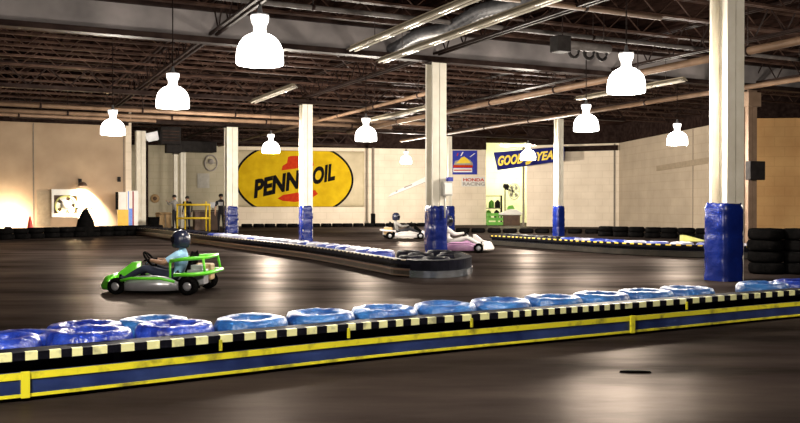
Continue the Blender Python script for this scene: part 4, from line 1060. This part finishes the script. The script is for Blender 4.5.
# wall lamps
def wall_lamp(px, py, label, lit):
    w = Board('wall_light', label, 'wall light', WL, px, py, .01)
    mb = MB(); mb.box((0,-.04,.14), (.14,.08,.22)); mb.build('bracket', M['heater'], w.o, bevel=.01)
    if lit:
        mb = MB(); mb.tube([(0,-.08,.1), (.06,-.42,.06)], .025, 8); mb.build('arm', M['heater'], w.o)
        mb = MB(); mb.lathe([(.06,.10), (.14,.06), (.20,-.06), (.19,-.06), (.13,.05), (.05,.09)], 18, (.06,-.45,0), close=True); mb.build('shade', M['wood_dark'], w.o)
        mb = MB(); mb.lathe([(.02,-.05), (.07,-.03), (.07,.03), (.02,.05)], 12, (.06,-.45,-.0)); mb.build('bulb', M['bulb'], w.o)
        L = bpy.data.lights.new('wall_light_beam', 'SPOT'); L.energy = 2400; L.spot_size = 1.75; L.spot_blend = .9; L.color = (1,.86,.66); L.shadow_soft_size = .06
        lo = bpy.data.objects.new('wall_light_beam', L); COL.objects.link(lo); lo.parent = w.o; lo.location = (.06,-.45,-.1); lo.rotation_euler = (.45,0,0)
M['bulb'] = mat('lit_bulb', (.95,.9,.8), .3, emis=(1,.85,.6), estr=60., col2=(.9,.88,.8))
wall_lamp(80, 184.5, 'small lit dark-shaded wall lamp right of the exhaust fan', True)
wall_lamp(119, 182.5, 'small dark wall box at the right end of the left wall', False)
# floodlight on the floor washing the far left of the wall
p = WL.hit(8, 224, 1.0)
g = thing('floodlight', 'floodlight on the floor behind the left tire wall, washing the wall', 'floodlight', (p.x, p.y, 0), WL.yaw)
mb = MB(); mb.box((0,0,.02), (.3,.2,.04)); mb.box((-.16,0,.14), (.02,.06,.24)); mb.box((.16,0,.14), (.02,.06,.24)); mb.build('stand', M['heater'], g)
mb = MB(); mb.box((0,0,.24), (.28,.14,.2), R=Matrix.Rotation(.7,3,'X')); mb.build('housing', M['heater'], g, bevel=.01)
mb = MB(); mb.box((0,.055,.285), (.24,.02,.16), R=Matrix.Rotation(.7,3,'X')); mb.build('lens', M['bulb'], g)
L = bpy.data.lights.new('flood_beam', 'SPOT'); L.energy = 330; L.spot_size = 2.5; L.spot_blend = 1; L.color = (1,.80,.55); L.shadow_soft_size = .1
lo = bpy.data.objects.new('flood_beam', L); COL.objects.link(lo); lo.parent = g; lo.location = (0,.1,.34); lo.rotation_euler = (PI/2+.15,0,0)
# black pedestal stool
q = at(85.5, 219, 33.6)
g = thing('pedestal_stand', 'black cone-shaped stand with a flat top bar before the left wall', 'stand', (q.x, q.y, 0))
mb = MB(); mb.lathe([(.02,0), (.36,0), (.36,.30), (.30,.62), (.20,.84), (.12,1.02), (.08,1.08), (.02,1.08)], 22); mb.build('cone_body', M['rubber'], g)
mb = MB(); mb.box((-.06,0,1.11), (.62,.3,.05)); mb.build('top_bar', M['rubber'], g, bevel=.008)
# red cone
q = at(30, 222, 33.)
g = thing('traffic_cone', 'small red traffic cone at the foot of the left wall', 'cone', (q.x, q.y, 0))
mb = MB(); mb.box((0,0,.02), (.36,.36,.04)); mb.build('base', M['cone_red'], g)
mb = MB(); mb.lathe([(.15,.04), (.10,.42), (.03,.78), (.02,.80)], 16); mb.build('cone_body', M['cone_red'], g)
# banners at the end of the left wall
q = at(121, 206, 36.4)
g = thing('banner_stand', 'white and yellow upright banner stand at the right end of the left wall', 'banner stand', (q.x, q.y, 0), YAW)
mb = MB(); mb.box((0,0,.03), (.5,.3,.06)); mb.build('foot', M['heater'], g)
mb = MB(); mb.box((.05,0,1.42), (.30,.10,.74)); mb.build('white_panel', M['ink_white'], g)
mb = MB(); mb.box((.08,0,.55), (.44,.10,.98)); mb.build('yellow_panel', M['drum_orange'], g)
mb = MB(); mb.box((-.17,0,1.42), (.10,.08,.74)); mb.build('black_edge', M['ink_black'], g)
q = at(132.5, 206, 36.9)
g = thing('banner_stand', 'white and blue striped upright banner stand beside the wide pale column', 'banner stand', (q.x, q.y, 0), YAW)
mb = MB(); mb.box((0,0,.03), (.5,.3,.06)); mb.build('foot', M['heater'], g)
mb = MB(); mb.box((0,0,.96), (.46,.08,1.78)); mb.build('white_panel', M['ink_white'], g)
mb = MB(); mb.box((.02,-.046,.98), (.06,.008,1.7)); mb.build('maroon_stripe', M['maroon'], g)
mb = MB(); mb.box((-.08,-.046,.62), (.13,.008,.95)); mb.build('blue_stripe', M['drum_blue'], g)
mb = MB(); mb.box((-.17,-.046,.98), (.04,.008,1.7)); mb.build('blue_stripe', M['drum_blue'], g)

# heater and duct hanging above the recess
q = at(169.5, 136, 41.6)
g = thing('unit_heater', 'dark boxy unit heater hanging high over the yellow guard rail', 'heater', q, YAW)
mb = MB(); mb.box((0,0,0), (.95,.8,.85)); mb.build('casing', M['heater'], g, bevel=.03)
mb = MB(); mb.box((.15,-.1,-.62), (.7,.5,.42)); mb.build('outlet', M['heater'], g, bevel=.03)
for z in (-.25, -.1, .05, .2): mb = MB(); mb.box((0,-.42,z), (.8,.03,.05)); mb.build('louver', M['steel_brown'], g)
for x in (-.4, .4): mb = MB(); mb.tube([(x,0,.42), (x,0,ZD-q.z-.02)], .02, 5); mb.build('hanger_rod', M['steel_dark'], g)
q = at(151.5, 137, 41.5)
mb = MB(); mb.box((0,0,0), (.6,.5,.42), R=Matrix.Rotation(YAW,3,'Z')@Matrix.Rotation(-.25,3,'Y')); tag(mb.build('air_duct', M['galv'], loc=q), 'pale sheet-metal duct stub left of the dark unit heater', 'duct')
q = at(197, 147, 45.)
g = thing('storage_loft', 'dark wide hood hanging over the wall right of the unit heater', 'hood', q, YAW)
mb = MB(); mb.box((0,0,0), (1.9,.8,.55)); mb.build('hood_body', M['heater'], g, bevel=.03)
for x in (-.8, .8): mb = MB(); mb.tube([(x,0,.28), (x,0,ZD-q.z-.02)], .02, 5); mb.build('hanger_rod', M['steel_dark'], g)

# yellow guard rail, bench, boxes
q = at(194.5, 206, 41.)
g = thing('guard_rail', 'yellow steel guard rail frame at the back left of the track', 'guard rail', (q.x, q.y, 0), .03)
for x, y in ((-.76,-.25), (-.5,.25), (.5,.25), (.76,-.25)):
    mb = MB(); mb.tube([(x,y,0), (x,y,1.42 if y > 0 else 1.3)], .04, 8); mb.build('post', M['fence_yellow'], g)
for z in (.62, 1.26):
    mb = MB(); mb.tube([(-.80,-.25,z), (.80,-.25,z)], .05, 8); mb.build('rail', M['fence_yellow'], g)
    mb = MB(); mb.tube([(-.50,.25,z), (.50,.25,z)], .04, 8); mb.build('rail', M['fence_yellow'], g)
q = at(206, 206, 43.)
g = thing('work_bench', 'dark brown bench behind the yellow guard rail', 'bench', (q.x, q.y, 0), YAW)
mb = MB(); mb.box((0,0,.96), (1.3,.6,.06)); mb.build('bench_top', M['wood_dark'], g)
mb = MB(); mb.box((0,.05,.46), (1.2,.48,.92)); mb.build('cabinet', M['wood_dark'], g)
for x in (-.3, .3): mb = MB(); mb.box((x,-.2,.48), (.56,.02,.8)); mb.build('door', M['wood_dark'], g)
q2 = at(215, 206, 42.7)
g = thing('monitor', 'small pale monitor on the right end of the dark bench', 'monitor', (q2.x-.1, q2.y+.02, .99), YAW)
mb = MB(); mb.box((0,0,.01), (.2,.16,.02)); mb.box((0,.02,.08), (.04,.03,.14)); mb.build('stand', M['heater'], g)
mb = MB(); mb.box((0,0,.26), (.36,.05,.28)); mb.build('housing', M['box_grey'], g, bevel=.01)
mb = MB(); mb.box((0,-.028,.26), (.31,.01,.23)); mb.build('screen', M['galv'], g)
q = at(163.5, 206, 43.)
g = thing('cardboard_box', 'tan cardboard box on the floor left of the yellow guard rail', 'box', (q.x, q.y, 0), YAW+.2)
mb = MB(); mb.box((0,0,.4), (.62,.5,.8)); mb.build('carton', M['cardboard'], g, bevel=.01)
for s in (-1, 1): mb = MB(); mb.box((0,s*.30,.83), (.6,.2,.012), R=Matrix.Rotation(s*-.5,3,'X')); mb.build('flap', M['cardboard'], g)
mb = MB(); mb.box((0,-.252,.4), (.06,.006,.78)); mb.build('tape', M['beige'], g)
# black bin by the left column
q = at(153.5, 206, 38.8); g = thing('waste_bin', 'black open bin beside the wide pale column at left', 'bin', (q.x, q.y, 0))
mb = MB(); mb.lathe([(.02,0), (.2,0), (.27,.68), (.25,.68), (.18,.04), (.02,.04)], 18); mb.build('bin_body', M['rubber'], g)
mb = MB(); mb.tube([(.265*math.cos(a), .265*math.sin(a), .69) for a in [k*PI/10 for k in range(20)]], .018, 6, closed=True); mb.build('rim', M['rubber'], g)

q = at(635, 373, 1.2*F/(373-HY)); mb = MB(); mb.prism([(-.11,0), (-.04,-.02), (.05,-.005), (.12,.0), (.04,.03), (-.05,.022)], lambda p: Vector((p[0], p[1], .001)), lambda p: Vector((p[0]*.9, p[1]*.9, .014)))
tag(mb.build('rubber_scrap', M['rubber'], loc=(q.x, q.y, 0), rz=-.1), 'thin black scrap of rubber lying on the front track at right', 'scrap')
# ------------------------------------------------------------------ world, camera, view
w = bpy.data.worlds.new('World'); SC.world = w; w.use_nodes = True
w.node_tree.nodes['Background'].inputs['Color'].default_value = (.003, .0025, .0025, 1); w.node_tree.nodes['Background'].inputs['Strength'].default_value = .3
cam = bpy.data.cameras.new('Camera'); cam.sensor_width = 36; cam.lens = F/800*36; cam.clip_end = 200
co = bpy.data.objects.new('Camera', cam); COL.objects.link(co); co.location = (0,0,H); co.rotation_euler = (PI/2-math.atan(5.5/F), 0, 0)
SC.camera = co
vs = SC.view_settings; vs.view_transform = 'Standard'; vs.look = 'None'; vs.exposure = 1.6; vs.gamma = 1; vs.use_curve_mapping = False
SC.cycles.max_bounces = 6; SC.cycles.diffuse_bounces = 2; SC.cycles.glossy_bounces = 3; SC.cycles.use_denoising = True
SC.cycles.sample_clamp_indirect = 8
